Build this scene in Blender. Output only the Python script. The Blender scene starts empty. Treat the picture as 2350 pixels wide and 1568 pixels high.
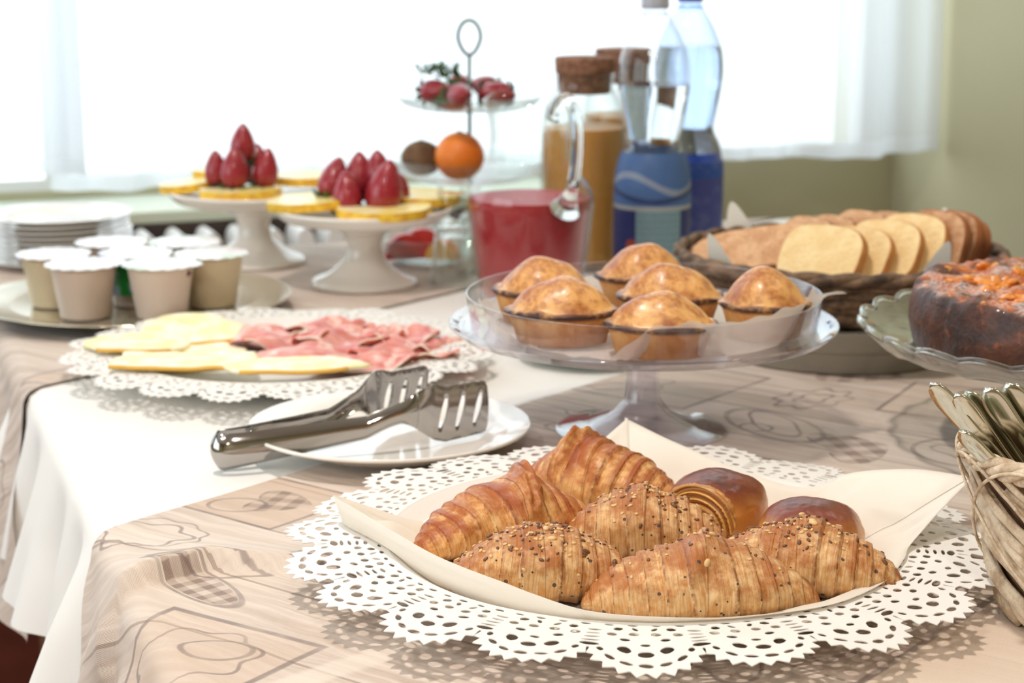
import bpy, bmesh, math, random
import numpy as np
from mathutils import Vector, Matrix, noise
random.seed(7)
C = bpy.context.scene.collection
SC = bpy.context.scene
PI = math.pi
sin, cos, rad = math.sin, math.cos, math.radians

# ------------------------------------------------------------------ camera, sky, lamps, exposure
cam_d = bpy.data.cameras.new('camera'); cam = bpy.data.objects.new('camera', cam_d); C.objects.link(cam)
cam.location = (0, 0, 1.10); cam.rotation_euler = (rad(90 - 12.2), 0, 0)
cam_d.sensor_width = 36; cam_d.lens = 4400 * 36 / 2350
cam_d.dof.use_dof = True; cam_d.dof.focus_distance = 0.98; cam_d.dof.aperture_fstop = 11.5
cam_d.clip_start = .02
SC.camera = cam
wd = bpy.data.worlds.new('sky'); SC.world = wd; wd.use_nodes = True
bg = wd.node_tree.nodes['Background']
bg.inputs[0].default_value = (.86, .94, 1.0, 1); bg.inputs[1].default_value = 3.4
vs = SC.view_settings; vs.view_transform = 'Standard'; vs.look = 'None'; vs.gamma = 1; vs.use_curve_mapping = False
vs.exposure = 0.05
cy = SC.cycles
cy.use_denoising = True; cy.adaptive_threshold = .03; cy.max_bounces = 14; cy.diffuse_bounces = 5; cy.glossy_bounces = 6
cy.transmission_bounces = 14; cy.transparent_max_bounces = 24
cy.caustics_reflective = False; cy.caustics_refractive = False
cy.sample_clamp_indirect = 6.0; cy.blur_glossy = .3

L0 = (-.245, 1.08); A = rad(20); TU = (cos(A), sin(A)); TV = (-sin(A), cos(A)); TZ = .75
def W(t, s, z): return Vector((L0[0] + t*TU[0] + s*TV[0], L0[1] + t*TU[1] + s*TV[1], z))

def lamp(t, s, size, power, col=(1, .90, .82)):
    ld = bpy.data.lights.new('ceiling_spot_light', 'AREA'); ld.shape = 'DISK'; ld.size = size; ld.energy = power; ld.color = col; ld.spread = rad(150)
    o = bpy.data.objects.new('ceiling_spot_light', ld); C.objects.link(o); o.location = W(t, s, 2.585)
    return o
def lampw(x, y, size, power):
    o = lamp(0, 0, size, power); o.location = (x, y, 2.585); return o
LAMPS = [(-.33, 1.05, 13), (-.9, -.5, 12), (.35, -.9, 12), (.95, 1.7, 2), (-.2, -2.0, 12)]
for (x, y, p) in LAMPS: lampw(x, y, .11, p)
ptl = bpy.data.lights.new('window_portal', 'AREA'); ptl.shape = 'RECTANGLE'; ptl.size = 3.12; ptl.size_y = 1.64; ptl.cycles.is_portal = True
po = bpy.data.objects.new('window_portal', ptl); C.objects.link(po); po.location = W(-.06, 1.715, 1.557)
po.rotation_euler = (rad(-90), 0, A)
ptl2 = bpy.data.lights.new('side_window_portal', 'AREA'); ptl2.shape = 'RECTANGLE'; ptl2.size = 2.6; ptl2.size_y = 1.58; ptl2.cycles.is_portal = True
po2 = bpy.data.objects.new('side_window_portal', ptl2); C.objects.link(po2); po2.location = W(-2.66, -.5, 1.59)
po2.rotation_euler = (rad(-90), 0, A + rad(90))

# ------------------------------------------------------------------ node helpers
def srgb(r, g=None, b=None):
    if g is None: r, g, b = r
    f = lambda c: (c/255/12.92) if c/255 <= .04045 else ((c/255 + .055)/1.055)**2.4
    return (f(r), f(g), f(b), 1)
class E:
    def __init__(s, nt, sock): s.nt = nt; s.k = sock
    def _m(s, op, *a, clamp=False):
        n = s.nt.nodes.new('ShaderNodeMath'); n.operation = op; n.use_clamp = clamp
        for i, x in enumerate((s,) + a):
            if isinstance(x, E): s.nt.links.new(x.k, n.inputs[i])
            else: n.inputs[i].default_value = x
        return E(s.nt, n.outputs[0])
    def __add__(s, o): return s._m('ADD', o)
    __radd__ = __add__
    def __sub__(s, o): return s._m('SUBTRACT', o)
    def __rsub__(s, o): return (s*-1) + o
    def __mul__(s, o): return s._m('MULTIPLY', o)
    __rmul__ = __mul__
    def __truediv__(s, o): return s._m('DIVIDE', o)
    def abs(s): return s._m('ABSOLUTE')
    def sin(s): return s._m('SINE')
    def max(s, o): return s._m('MAXIMUM', o)
    def min(s, o): return s._m('MINIMUM', o)
    def sqrt(s): return s._m('SQRT')
    def pow(s, o): return s._m('POWER', o)
    def gt(s, o): return s._m('GREATER_THAN', o)
    def lt(s, o): return s._m('LESS_THAN', o)
    def floor(s): return s._m('FLOOR')
    def atan2(s, o): return s._m('ARCTAN2', o)
    def ss(s, a, b, lo=0., hi=1.):
        n = s.nt.nodes.new('ShaderNodeMapRange'); n.interpolation_type = 'SMOOTHSTEP'
        s.nt.links.new(s.k, n.inputs[0]); n.inputs[1].default_value = a; n.inputs[2].default_value = b
        n.inputs[3].default_value = lo; n.inputs[4].default_value = hi
        return E(s.nt, n.outputs[0])
class M:
    def __init__(s, name):
        s.m = bpy.data.materials.new(name); s.m.use_nodes = True; s.nt = s.m.node_tree; s.b = s.nt.nodes['Principled BSDF']
        s.out = s.nt.nodes['Material Output']; s.coord = s.nt.nodes.new('ShaderNodeTexCoord')
    def obj(s): return s.coord.outputs['Object']
    def gen(s): return s.coord.outputs['Generated']
    def uv(s): return s.coord.outputs['UV']
    def sep(s, sock):
        n = s.nt.nodes.new('ShaderNodeSeparateXYZ'); s.nt.links.new(sock, n.inputs[0]); return [E(s.nt, o) for o in n.outputs]
    def comb(s, x, y, z=0.):
        n = s.nt.nodes.new('ShaderNodeCombineXYZ')
        for i, v in enumerate((x, y, z)):
            if isinstance(v, E): s.nt.links.new(v.k, n.inputs[i])
            else: n.inputs[i].default_value = v
        return n.outputs[0]
    def attr(s, name):
        n = s.nt.nodes.new('ShaderNodeAttribute'); n.attribute_name = name; return E(s.nt, n.outputs['Fac'])
    def noise(s, sock, scale, detail=3, rough=.5, dist=0.):
        n = s.nt.nodes.new('ShaderNodeTexNoise'); s.nt.links.new(sock, n.inputs['Vector']); n.inputs['Scale'].default_value = scale
        n.inputs['Detail'].default_value = detail; n.inputs['Roughness'].default_value = rough; n.inputs['Distortion'].default_value = dist
        return E(s.nt, n.outputs['Fac'])
    def voro(s, sock, scale, feature='F1', rnd=1.):
        n = s.nt.nodes.new('ShaderNodeTexVoronoi'); n.feature = feature; s.nt.links.new(sock, n.inputs['Vector']); n.inputs['Scale'].default_value = scale
        n.inputs['Randomness'].default_value = rnd
        return E(s.nt, n.outputs['Distance'])
    def mix(s, f, a, b):
        n = s.nt.nodes.new('ShaderNodeMix'); n.data_type = 'RGBA'
        for idx, v in ((0, f), (6, a), (7, b)):
            if isinstance(v, E): s.nt.links.new(v.k, n.inputs[idx])
            elif hasattr(v, 'is_output'): s.nt.links.new(v, n.inputs[idx])
            else: n.inputs[idx].default_value = v
        return n.outputs[2]
    def color(s, sock):
        if hasattr(sock, 'is_output'): s.nt.links.new(sock, s.b.inputs['Base Color'])
        else: s.b.inputs['Base Color'].default_value = sock
    def set(s, **k):
        mp = dict(rough='Roughness', metal='Metallic', trans='Transmission Weight', ior='IOR', coat='Coat Weight', coatr='Coat Roughness',
                  sub='Subsurface Weight', spec='Specular IOR Level', sheen='Sheen Weight')
        for a, v in k.items():
            i = s.b.inputs[mp[a]]
            if isinstance(v, E): s.nt.links.new(v.k, i)
            else: i.default_value = v
        if 'sub' in k: s.b.inputs['Subsurface Radius'].default_value = (.006, .004, .002); s.b.inputs['Subsurface Scale'].default_value = 1.
    def bump(s, h, strength=.5, dist=.001):
        n = s.nt.nodes.new('ShaderNodeBump'); n.inputs['Strength'].default_value = strength; n.inputs['Distance'].default_value = dist
        s.nt.links.new(h.k, n.inputs['Height']); s.nt.links.new(n.outputs[0], s.b.inputs['Normal'])

def simple(name, col, rough=.5, col2=None, nscale=20, bump=0, bscale=200, bdist=.0005, **k):
    m = M(name); c = srgb(col)
    if col2 is not None: m.color(m.mix(m.noise(m.obj(), nscale, 4).ss(.35, .65), c, srgb(col2)))
    else: m.color(m.mix(m.noise(m.obj(), nscale, 2)*.25, c, tuple(x*.93 for x in c[:3]) + (1,)))
    m.set(rough=rough, **k)
    if bump: m.bump(m.noise(m.obj(), bscale, 3), bump, bdist)
    return m.m
def thin_glass(name, tint=(1, 1, 1, 1), base=.05, rough=.02, gloss=(1, 1, 1, 1), power=3.2, edge=.8):
    m = M(name); nt = m.nt
    tr = nt.nodes.new('ShaderNodeBsdfTransparent'); gl = nt.nodes.new('ShaderNodeBsdfGlossy'); mx = nt.nodes.new('ShaderNodeMixShader')
    gl.inputs['Roughness'].default_value = rough; gl.inputs['Color'].default_value = gloss
    lw = nt.nodes.new('ShaderNodeLayerWeight'); lw.inputs[0].default_value = .5
    f = E(nt, lw.outputs['Facing']).pow(power)*edge + base
    tr.inputs['Color'].default_value = tint
    edge_t = tuple(c*.80 for c in tint[:3]) + (1,)
    nt.links.new(m.mix(E(nt, lw.outputs['Facing']).pow(3.), tint, edge_t), tr.inputs['Color'])
    nt.links.new(f.k, mx.inputs[0]); nt.links.new(tr.outputs[0], mx.inputs[1]); nt.links.new(gl.outputs[0], mx.inputs[2])
    nt.links.new(mx.outputs[0], m.out.inputs['Surface'])
    return m.m
def glass(name, col=(1, 1, 1, 1), ior=1.45, rough=0.):
    m = M(name); m.b.inputs['Base Color'].default_value = col; m.set(trans=1., ior=ior, rough=rough); return m.m
def paper(name, col, transl=.3, transp=0., bumps=.25, bscale=900):
    m = M(name); nt = m.nt; c = srgb(col)
    m.color(c); m.set(rough=.9, spec=.2)
    m.bump(m.noise(m.obj(), bscale, 2), bumps, .0003)
    tl = nt.nodes.new('ShaderNodeBsdfTranslucent'); tl.inputs[0].default_value = c
    mx = nt.nodes.new('ShaderNodeMixShader'); mx.inputs[0].default_value = transl
    nt.links.new(m.b.outputs[0], mx.inputs[1]); nt.links.new(tl.outputs[0], mx.inputs[2]); last = mx.outputs[0]
    if transp:
        tp = nt.nodes.new('ShaderNodeBsdfTransparent'); m2 = nt.nodes.new('ShaderNodeMixShader'); m2.inputs[0].default_value = transp
        nt.links.new(last, m2.inputs[1]); nt.links.new(tp.outputs[0], m2.inputs[2]); last = m2.outputs[0]
    nt.links.new(last, m.out.inputs['Surface'])
    return m.m

# ------------------------------------------------------------------ mesh helpers
def obj(name, verts, faces, mat, parent=None, smooth=True, loc=None, attrs=None):
    me = bpy.data.meshes.new(name); me.from_pydata([tuple(v) for v in verts], [], faces); me.update()
    return mobj(name, me, mat, parent, smooth, loc, attrs)
def mobj(name, me, mat, parent=None, smooth=True, loc=None, attrs=None):
    if attrs:
        for k, vals in attrs.items():
            a = me.attributes.new(k, 'FLOAT', 'POINT'); a.data.foreach_set('value', np.array(vals, dtype=np.float32))
    if smooth: me.polygons.foreach_set('use_smooth', [True]*len(me.polygons))
    o = bpy.data.objects.new(name, me); C.objects.link(o)
    mats = mat if isinstance(mat, (list, tuple)) else [mat]
    for m in mats: me.materials.append(m)
    if parent is not None: o.parent = parent
    if loc is not None: o.location = loc
    return o
def tag(o, label, cat, group=None, kind=None):
    o['label'] = label; o['category'] = cat
    if group: o['group'] = group
    if kind: o['kind'] = kind
    return o
def thing(name, label, cat, loc=(0, 0, 0), rz=0, group=None):
    o = bpy.data.objects.new(name, None); C.objects.link(o); o.location = loc; o.rotation_euler = (0, 0, rz); o.empty_display_size = .02
    return tag(o, label, cat, group)
def grid_faces(nu, nv, close_v=False, close_u=False):
    f = []
    for i in range(nu - (0 if close_u else 1)):
        for j in range(nv - (0 if close_v else 1)):
            a, b = i*nv + j, i*nv + (j+1) % nv; c, d = ((i+1) % nu)*nv + (j+1) % nv, ((i+1) % nu)*nv + j
            f.append((a, d, c, b))
    return f
def lathe_data(prof, seg=64, fr=None, cap=True):
    """prof: (r,z); fr(theta, r, z)->(r,z) optional"""
    v = []; n = len(prof)
    for (r, z) in prof:
        for j in range(seg):
            th = 2*PI*j/seg; rr, zz = (r, z) if fr is None else fr(th, r, z)
            v.append((rr*cos(th), rr*sin(th), zz))
    f = []
    for i in range(n-1):
        for j in range(seg):
            a, b = i*seg + j, i*seg + (j+1) % seg; f.append((a, b, b+seg, a+seg))
    if cap:
        if prof[0][0] > 1e-6: f.append(tuple(range(seg))[::-1])
        if prof[-1][0] > 1e-6: f.append(tuple(range((n-1)*seg, n*seg)))
    return v, f
def sharpen(prof, keys, e=.00025):
    return prof
def lathe(name, prof, mat, parent=None, seg=64, loc=None, fr=None, cap=True, closed=False):
    if closed: prof = list(prof) + [prof[0]]; cap = False
    v, f = lathe_data(prof, seg, fr, cap)
    me = bpy.data.meshes.new(name); me.from_pydata(v, [], f)
    bm = bmesh.new(); bm.from_mesh(me); bmesh.ops.remove_doubles(bm, verts=bm.verts, dist=1e-6)
    bmesh.ops.recalc_face_normals(bm, faces=bm.faces); bm.to_mesh(me); bm.free()
    o = mobj(name, me, mat, parent, True, loc)
    auto(o); return o
def auto(o, ang=40):
    me = o.data; bm = bmesh.new(); bm.from_mesh(me)
    for e in bm.edges:
        if len(e.link_faces) == 2:
            e.smooth = e.calc_face_angle(0) < rad(ang)
    bm.to_mesh(me); bm.free()
def round_poly(pts, r=.002, n=4):
    """round the corners of an open polyline profile"""
    out = [pts[0]]
    for i in range(1, len(pts)-1):
        p, a, b = Vector(pts[i]), Vector(pts[i-1]), Vector(pts[i+1])
        d1, d2 = (a-p), (b-p); k = min(r, d1.length*.45, d2.length*.45)
        p1, p2 = p + d1.normalized()*k, p + d2.normalized()*k
        for j in range(n+1):
            t = j/n; q = p1*(1-t)**2 + p*2*t*(1-t) + p2*t*t; out.append((q.x, q.y))
    out.append(pts[-1]); return out
def tube_data(path, radii, seg=8, closed=False, flat=1.0, up=Vector((0, 0, 1))):
    P = [Vector(p) for p in path]; n = len(P)
    if not isinstance(radii, (list, tuple)): radii = [radii]*n
    v = []
    for i in range(n):
        if closed: t = P[(i+1) % n] - P[i-1]
        else: t = P[min(i+1, n-1)] - P[max(i-1, 0)]
        t.normalize(); u = up if abs(t.dot(up)) < .95 else Vector((1, 0, 0))
        sx = t.cross(u).normalized(); sy = sx.cross(t).normalized()
        for j in range(seg):
            a = 2*PI*j/seg; v.append(P[i] + sx*cos(a)*radii[i]*flat + sy*sin(a)*radii[i])
    f = grid_faces(n, seg, close_v=True, close_u=closed)
    if not closed:
        f.append(tuple(range(seg))); f.append(tuple(range((n-1)*seg, n*seg))[::-1])
    return v, f
def tube(name, path, radii, mat, parent=None, seg=8, closed=False, flat=1.0, loc=None, up=Vector((0, 0, 1))):
    v, f = tube_data(path, radii, seg, closed, flat, up); return obj(name, v, f, mat, parent, True, loc)
class MB:
    def __init__(s): s.v = []; s.f = []
    def add(s, v, f):
        k = len(s.v); s.v += [tuple(x) for x in v]; s.f += [tuple(i + k for i in q) for q in f]; return s
    def build(s, name, mat, parent=None, smooth=True, loc=None): return obj(name, s.v, s.f, mat, parent, smooth, loc)
def boxW(t0, t1, s0, s1, z0, z1):
    v = [W(t, s, z) for z in (z0, z1) for s in (s0, s1) for t in (t0, t1)]
    return v, [(0, 2, 3, 1), (4, 5, 7, 6), (0, 1, 5, 4), (1, 3, 7, 5), (3, 2, 6, 7), (2, 0, 4, 6)]
def bevel(o, w=.002, seg=2):
    m = o.modifiers.new('bevel', 'BEVEL'); m.width = w; m.segments = seg; m.limit_method = 'ANGLE'; return o
def ellipsoid_data(a, b, c, nu=16, nv=20, disp=None):
    v, f = [], []
    for i in range(nu+1):
        ph = PI*i/nu
        for j in range(nv):
            th = 2*PI*j/nv; p = Vector((a*sin(ph)*cos(th), b*sin(ph)*sin(th), c*cos(ph)))
            if disp: p = disp(p)
            v.append(p)
    f = grid_faces(nu+1, nv, close_v=True); return v, f
def filled(loops, extrude=0.0):
    """triangulate loops[0] minus all the other loops"""
    from mathutils.geometry import delaunay_2d_cdt
    V, F = [], []
    for lp in loops:
        if sum(a[0]*b[1]-b[0]*a[1] for a, b in zip(lp, lp[1:]+lp[:1])) < 0: lp = lp[::-1]
        k = len(V); V += [Vector((p[0], p[1])) for p in lp]; F.append(list(range(k, k+len(lp))))
    ov, oe, of, _, _, orig = delaunay_2d_cdt(V, [], F, 1, 1e-7)
    tris = [tuple(f) for f, src in zip(of, orig) if list(src) == [0]]
    tris = [t if (ov[t[1]]-ov[t[0]]).cross(ov[t[2]]-ov[t[0]]) > 0 else t[::-1] for t in tris]
    me = bpy.data.meshes.new('fill'); me.from_pydata([(p.x, p.y, 0) for p in ov], [], tris); me.update()
    bm = bmesh.new(); bm.from_mesh(me)
    bmesh.ops.delete(bm, geom=[v for v in bm.verts if not v.link_faces], context='VERTS')
    if extrude:
        r = bmesh.ops.extrude_face_region(bm, geom=bm.faces[:]); vs_ = [g for g in r['geom'] if isinstance(g, bmesh.types.BMVert)]
        for v in vs_: v.co.z += extrude
        bmesh.ops.recalc_face_normals(bm, faces=bm.faces)
    bm.to_mesh(me); bm.free(); return me
def link_copy(o, loc=None, rz=None, label=None):
    c = o.copy(); C.objects.link(c)
    if loc is not None: c.location = loc
    if rz is not None: c.rotation_euler.z = rz
    if label: c['label'] = label
    for ch in list(o.children):
        d = ch.copy(); C.objects.link(d); d.parent = c
        for g in list(ch.children):
            e = g.copy(); C.objects.link(e); e.parent = d
    return c
def fbm(p, s, o=2):
    return noise.fractal(Vector(p)*s, 1.0, 2.0, o)
def nz(x, y, z, s): return noise.noise(Vector((x*s, y*s, z*s)))

# ------------------------------------------------------------------ materials
wallm = simple('sage_plaster', (196, 190, 156), .85, (190, 184, 150), 3, bump=.3, bscale=60)
ceilm = simple('white_ceiling', (240, 238, 230), .9)
floorm = M('terracotta_floor'); _x, _y, _z = floorm.sep(floorm.obj())
_l = ((_x*3.3)._m('FRACT') - .5).abs().max(((_y*3.3)._m('FRACT') - .5).abs()).gt(.485)
floorm.color(floorm.mix(_l, floorm.mix(floorm.noise(floorm.obj(), 6, 4), srgb(122, 58, 44), srgb(96, 44, 36)), srgb(80, 52, 44))); floorm.set(rough=.35); floorm = floorm.m
white_paint = simple('white_paint', (238, 238, 234), .4)
radm = simple('radiator_enamel', (246, 246, 246), .3)
darkwood = simple('dark_walnut', (60, 44, 38), .45, (42, 30, 26), 14)
tablewood = simple('table_wood', (120, 84, 54), .5, (100, 68, 42), 12)
porcelain = simple('white_porcelain', (243, 239, 232), .12, coat=.3)
porcelain2 = simple('cream_porcelain', (236, 228, 214), .12, coat=.3)
greydish = simple('grey_stoneware', (150, 143, 130), .45, (140, 134, 122), 8)
steel = simple('polished_steel', (176, 172, 168), .09, metal=1.)
steel2 = simple('brushed_cutlery_steel', (212, 210, 196), .13, metal=1.)
traym = simple('pewter_tray', (226, 218, 196), .16, metal=.75)
wirem = simple('chrome_wire', (96, 112, 108), .35, metal=.5)
doilym = paper('doily_paper', (246, 244, 240), .12, 0, .12, 700)
napm = paper('napkin_paper', (252, 247, 238), .32, 0, .5, 1400)
parchm = paper('parchment', (247, 240, 228), .38, .22, .2, 500)
corkm = simple('cork', (150, 108, 84), .85, (112, 76, 58), 160, bump=.5, bscale=300)
acrylic = thin_glass('clear_acrylic', (.96, .955, .985, 1), .045, .03, (1, 1, 1, 1), 2.6, .75)
clearg = thin_glass('clear_glass', (.955, .975, .965, 1), .05, .02, power=2.4, edge=.8)
panem = thin_glass('window_pane', (.985, .995, .99, 1), .03, .01, power=4, edge=.6)
jugg = thin_glass('jug_glass', (.975, .985, .98, 1), .02, .02, power=3.4, edge=.6)
solidg = glass('solid_glass', (.97, .985, .98, 1), 1.42)

def base_cloth():
    m = M('cream_linen'); m.color(m.mix(m.noise(m.uv(), 9, 3), srgb(248, 247, 244), srgb(241, 239, 234))); m.set(rough=.85, sheen=.2)
    x, y, z = m.sep(m.uv()); w = (x*5200).sin()*(y*5200).sin()
    m.bump(w + m.noise(m.uv(), 60, 3)*2, .25, .0004); return m.m
creamm = base_cloth()

def printed_cloth():
    m = M('printed_cotton'); x, y, z = m.sep(m.uv()); b = rad(32)
    p1 = x*cos(b) + y*sin(b); p2 = x*(-sin(b)) + y*cos(b)
    wob = m.noise(m.uv(), 22, 2) - .5
    # planks and grain running along p2
    plank = (p1*14.0 + m.noise(m.comb(p1*0, p2*1.2), 3, 1)*.15)
    pid = plank.floor(); pf = plank._m('FRACT')
    rnd = (pid*12.9898).sin()*43758.5; rnd = rnd._m('FRACT')
    grain = m.noise(m.comb(p1*110 + wob*1.4, p2*6.0, pid), 1, 6, .62, .05)
    grain2 = m.noise(m.comb(p1*300 + wob*3, p2*9.0, pid), 1, 3, .6)
    g = (grain*.7 + grain2*.3).ss(.36, .68)
    c = m.mix(g, srgb(184, 163, 148), srgb(231, 218, 207))
    c = m.mix(m.noise(m.comb(p1*6, p2*4), 1, 2).ss(.4, .62)*.55, c, srgb(222, 208, 194))
    c = m.mix(rnd*.35, c, srgb(186, 164, 148))
    c = m.mix(((pf - .5).abs()).gt(.485)*.6, c, srgb(128, 104, 88))
    line = None; line2 = None
    def add(v, l): return v if l is None else l.max(v)
    def loc(cx, cy, rot=0.):
        X, Y = p1 - cx, p2 - cy
        if rot: r = rad(rot); X, Y = X*cos(r) + Y*sin(r), Y*cos(r) - X*sin(r)
        return X, Y
    def frame(cx, cy, w, h, rot=0, th=.0016, tint=None, a=.5):
        nonlocal line, c
        X, Y = loc(cx, cy, rot); d = (X.abs() - w).max(Y.abs() - h) + wob*.002
        if tint: c = m.mix(d.lt(0)*a, c, tint)
        line = add(d.abs().ss(th*.5, th*1.3, .95, 0), line)
    def ring(cx, cy, a, bb, rot=0, th=.0011, lobes=0, amp=.12, s=.85):
        nonlocal line
        X, Y = loc(cx, cy, rot); X, Y = X/a, Y/bb; r = (X*X + Y*Y).sqrt()
        if lobes: r = r + ((Y.atan2(X))*lobes).sin()*amp
        line = add(((r - 1).abs()*min(a, bb)).ss(th*.5, th*1.4, s, 0), line)
    def gingham(cx, cy, a, bb, rot=0, k=420, dark=srgb(122, 96, 82), heart=False):
        nonlocal c
        X, Y = loc(cx, cy, rot); qx, qy = X/a, Y/bb
        if heart: qy = qy - qx.abs()*.7 + .25
        ins = (qx*qx + qy*qy).lt(1.)
        ck = ((X*k).sin().ss(-.3, .3) + (Y*k).sin().ss(-.3, .3))*.5
        c = m.mix(ins*(ck*.75 + .1), c, dark)
    light = srgb(226, 206, 186); tan = srgb(206, 176, 148)
    frame(.105, -.042, .040, .039, 0, tint=tan, a=.45); gingham(.108, -.046, .022, .018, 20, heart=True)
    ring(.088, -.03, .014, .018, 30)
    frame(-.100, -.19, .043, .050, 4, .0022, tint=tan, a=.3); ring(-.098, -.19, .028, .034, 10, lobes=7, amp=.10); ring(-.09, -.2, .012, .018, 30)
    ring(.012, -.030, .020, .030, 10, lobes=6, amp=.14); ring(.018, -.034, .024, .034, 0, lobes=9, amp=.06, th=.0008)
    gingham(-.028, -.118, .012, .040, -14, 520); ring(-.028, -.118, .014, .043, -14); ring(-.010, -.105, .010, .034, 24, lobes=5, amp=.1)
    ring(.034, -.165, .020, .024, 20); ring(.026, -.17, .010, .014, 0)
    ring(.458, -.192, .050, .026, 62, th=.0016); ring(.462, -.190, .034, .015, 62, lobes=2, amp=.25); ring(.445, -.185, .010, .012)
    gingham(.438, -.264, .040, .022, 50, 330, heart=True); ring(.475, -.335, .034, .040, 0, .0016); ring(.475, -.335, .018, .024, 0, .0012, lobes=3, amp=.2)
    frame(.345, -.21, .034, .055, 0, .0016, tint=tan, a=.3)
    frame(.520, -.04, .062, .075, 0, .0018, tint=srgb(190, 170, 152), a=.35); ring(.50, -.03, .026, .038, 30, lobes=6, amp=.12)
    ring(.545, -.175, .022, .034, 80, .0018, lobes=8, amp=.12); ring(.545, -.175, .010, .016, 80, .0014, lobes=4, amp=.2)
    ring(.38, -.04, .020, .030, 0, lobes=7, amp=.1); ring(.36, -.08, .010, .016)
    frame(.19, -.62, .24, .153, 0, .0024, tint=light, a=.85)
    ring(.06, -.40, .030, .022, 20, .0014, lobes=3, amp=.25); ring(.0, -.42, .014, .018); ring(.10, -.43, .02, .012, 40, .0014, lobes=4, amp=.2)
    gingham(.30, -.40, .05, .03, 30, 300); frame(.60, -.27, .05, .05, 10, .0018, tint=light, a=.3)
    gingham(.64, -.16, .035, .03, 20, 330, heart=True); frame(.72, -.04, .05, .06, 5, .0018, tint=tan, a=.3)
    frame(.28, .30, .06, .05, 0, .0018, tint=tan, a=.3); ring(.15, .40, .03, .03, 0, .0015, lobes=7); frame(.42, .46, .05, .07, 0, .0018, tint=light, a=.3)
    ring(.30, .55, .04, .02, 20, .0015); gingham(.10, .50, .04, .03, 10, 330, heart=True); ring(.22, .24, .02, .03, 20, lobes=5)
    frame(-.06, .33, .05, .04, 0, .0018, tint=tan, a=.3)
    fade = m.noise(m.uv(), 30, 3).ss(.3, .6, .55, 1.)
    c = m.mix(line*fade*.8, c, srgb(104, 84, 80))
    # pale worn bands
    c = m.mix(((p2 + p1*.12 + .27 + wob*.01).abs()).ss(.006, .012, .55, 0)*p1.lt(.02), c, srgb(234, 222, 210))
    weave = (x*5600).sin()*(y*5600).sin()
    c = m.mix(weave.ss(-1, 1, 0, .10), c, srgb(244, 234, 224))
    m.color(c); m.set(rough=.8, sheen=.15); m.bump(weave + m.noise(m.uv(), 50, 2)*2, .3, .0003); return m.m
printm = printed_cloth()

# ------------------------------------------------------------------ the room
def structure(o): o['kind'] = 'structure'; return o
RT, LT, WS, BS, CZ = 1.535, -2.6, 1.66, -3.6, 2.6
def wallbox(name, mb, mat): return structure(mb.build(name, mat, None, False))
WT0, WT1, WZ0, WZ1 = -1.62, 1.50, .735, 2.38
mb = MB()
mb.add(*boxW(LT-.2, RT+.2, WS, WS+.06, 0, WZ0)); mb.add(*boxW(LT-.2, RT+.2, WS, WS+.06, WZ1, CZ))
mb.add(*boxW(LT-.2, WT0, WS, WS+.06, WZ0, WZ1)); mb.add(*boxW(WT1, RT+.2, WS, WS+.06, WZ0, WZ1))
wallbox('wall_back', mb, wallm)
wallbox('wall_right', MB().add(*boxW(RT, RT+.2, BS-.2, WS+.2, 0, CZ)), wallm)
mb = MB(); SW0, SW1 = -1.8, .8
for q in ((BS-.2, WS+.2, 0, WZ0), (BS-.2, WS+.2, WZ1, CZ), (BS-.2, SW0, WZ0, WZ1), (SW1, WS+.2, WZ0, WZ1)): mb.add(*boxW(LT-.2, LT, *q))
wallbox('wall_left', mb, wallm)
wallbox('wall_front', MB().add(*boxW(LT-.2, RT+.2, BS-.2, BS, 0, CZ)), wallm)
wallbox('floor', MB().add(*boxW(LT-.2, RT+.2, BS-.2, WS+.2, -.1, 0)), floorm)
wallbox('ceiling', MB().add(*boxW(LT-.2, RT+.2, BS-.2, WS+.2, CZ, CZ+.1)), ceilm)
bb = MB(); bb.add(*boxW(LT, RT, WS-.012, WS, 0, .165)); skm = simple('red_brown_skirting', (112, 58, 46), .4, (92, 46, 38), 8); wallbox('baseboard_back', bb, skm)
bb = MB(); bb.add(*boxW(RT-.012, RT, BS, WS-.012, 0, .165)); wallbox('baseboard_right', bb, skm)
wf = MB()
for a in ((WT0, WT0+.05), (-.70, -.66), (.165, .20), (WT1-.02, WT1)): wf.add(*boxW(a[0], a[1], WS+.010, WS+.050, WZ0, WZ1))
for a in ((WZ0, WZ0+.015), (WZ1-.05, WZ1)): wf.add(*boxW(WT0, WT1, WS+.012, WS+.048, a[0], a[1]))
win = structure(wf.build('window_1', white_paint, None, False))
sl = MB().add(*boxW(WT0+.001, WT1-.001, WS+.001, WS+.011, WZ0, WZ0+.004)).build('window_sill', white_paint, win, False)
for (a, b) in ((WT0+.05, -.70), (-.66, .165), (.20, WT1-.02)):
    MB().add(*boxW(a, b, WS+.028, WS+.032, WZ0+.02, WZ1-.05)).build('pane', panem, win, False)
wf = MB()
for a in ((SW0, SW0+.06), (-.54, -.46), (SW1-.06, SW1)): wf.add(*boxW(LT-.12, LT-.06, a[0], a[1], WZ0, WZ1))
for a in ((WZ0, WZ0+.05), (WZ1-.05, WZ1)): wf.add(*boxW(LT-.118, LT-.062, SW0, SW1, a[0], a[1]))
win2 = structure(wf.build('window_2', white_paint, None, False))
for (a, b) in ((SW0+.06, -.54), (-.46, SW1-.06)):
    MB().add(*boxW(LT-.092, LT-.088, a, b, WZ0+.05, WZ1-.05)).build('pane', panem, win2, False)
rod = tag(tube('curtain_rod', [W(-1.9, 1.49, 2.489), W(RT-.005, 1.49, 2.489)], .011, steel, seg=14), 'steel curtain rod running above the window', 'rod')
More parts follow.
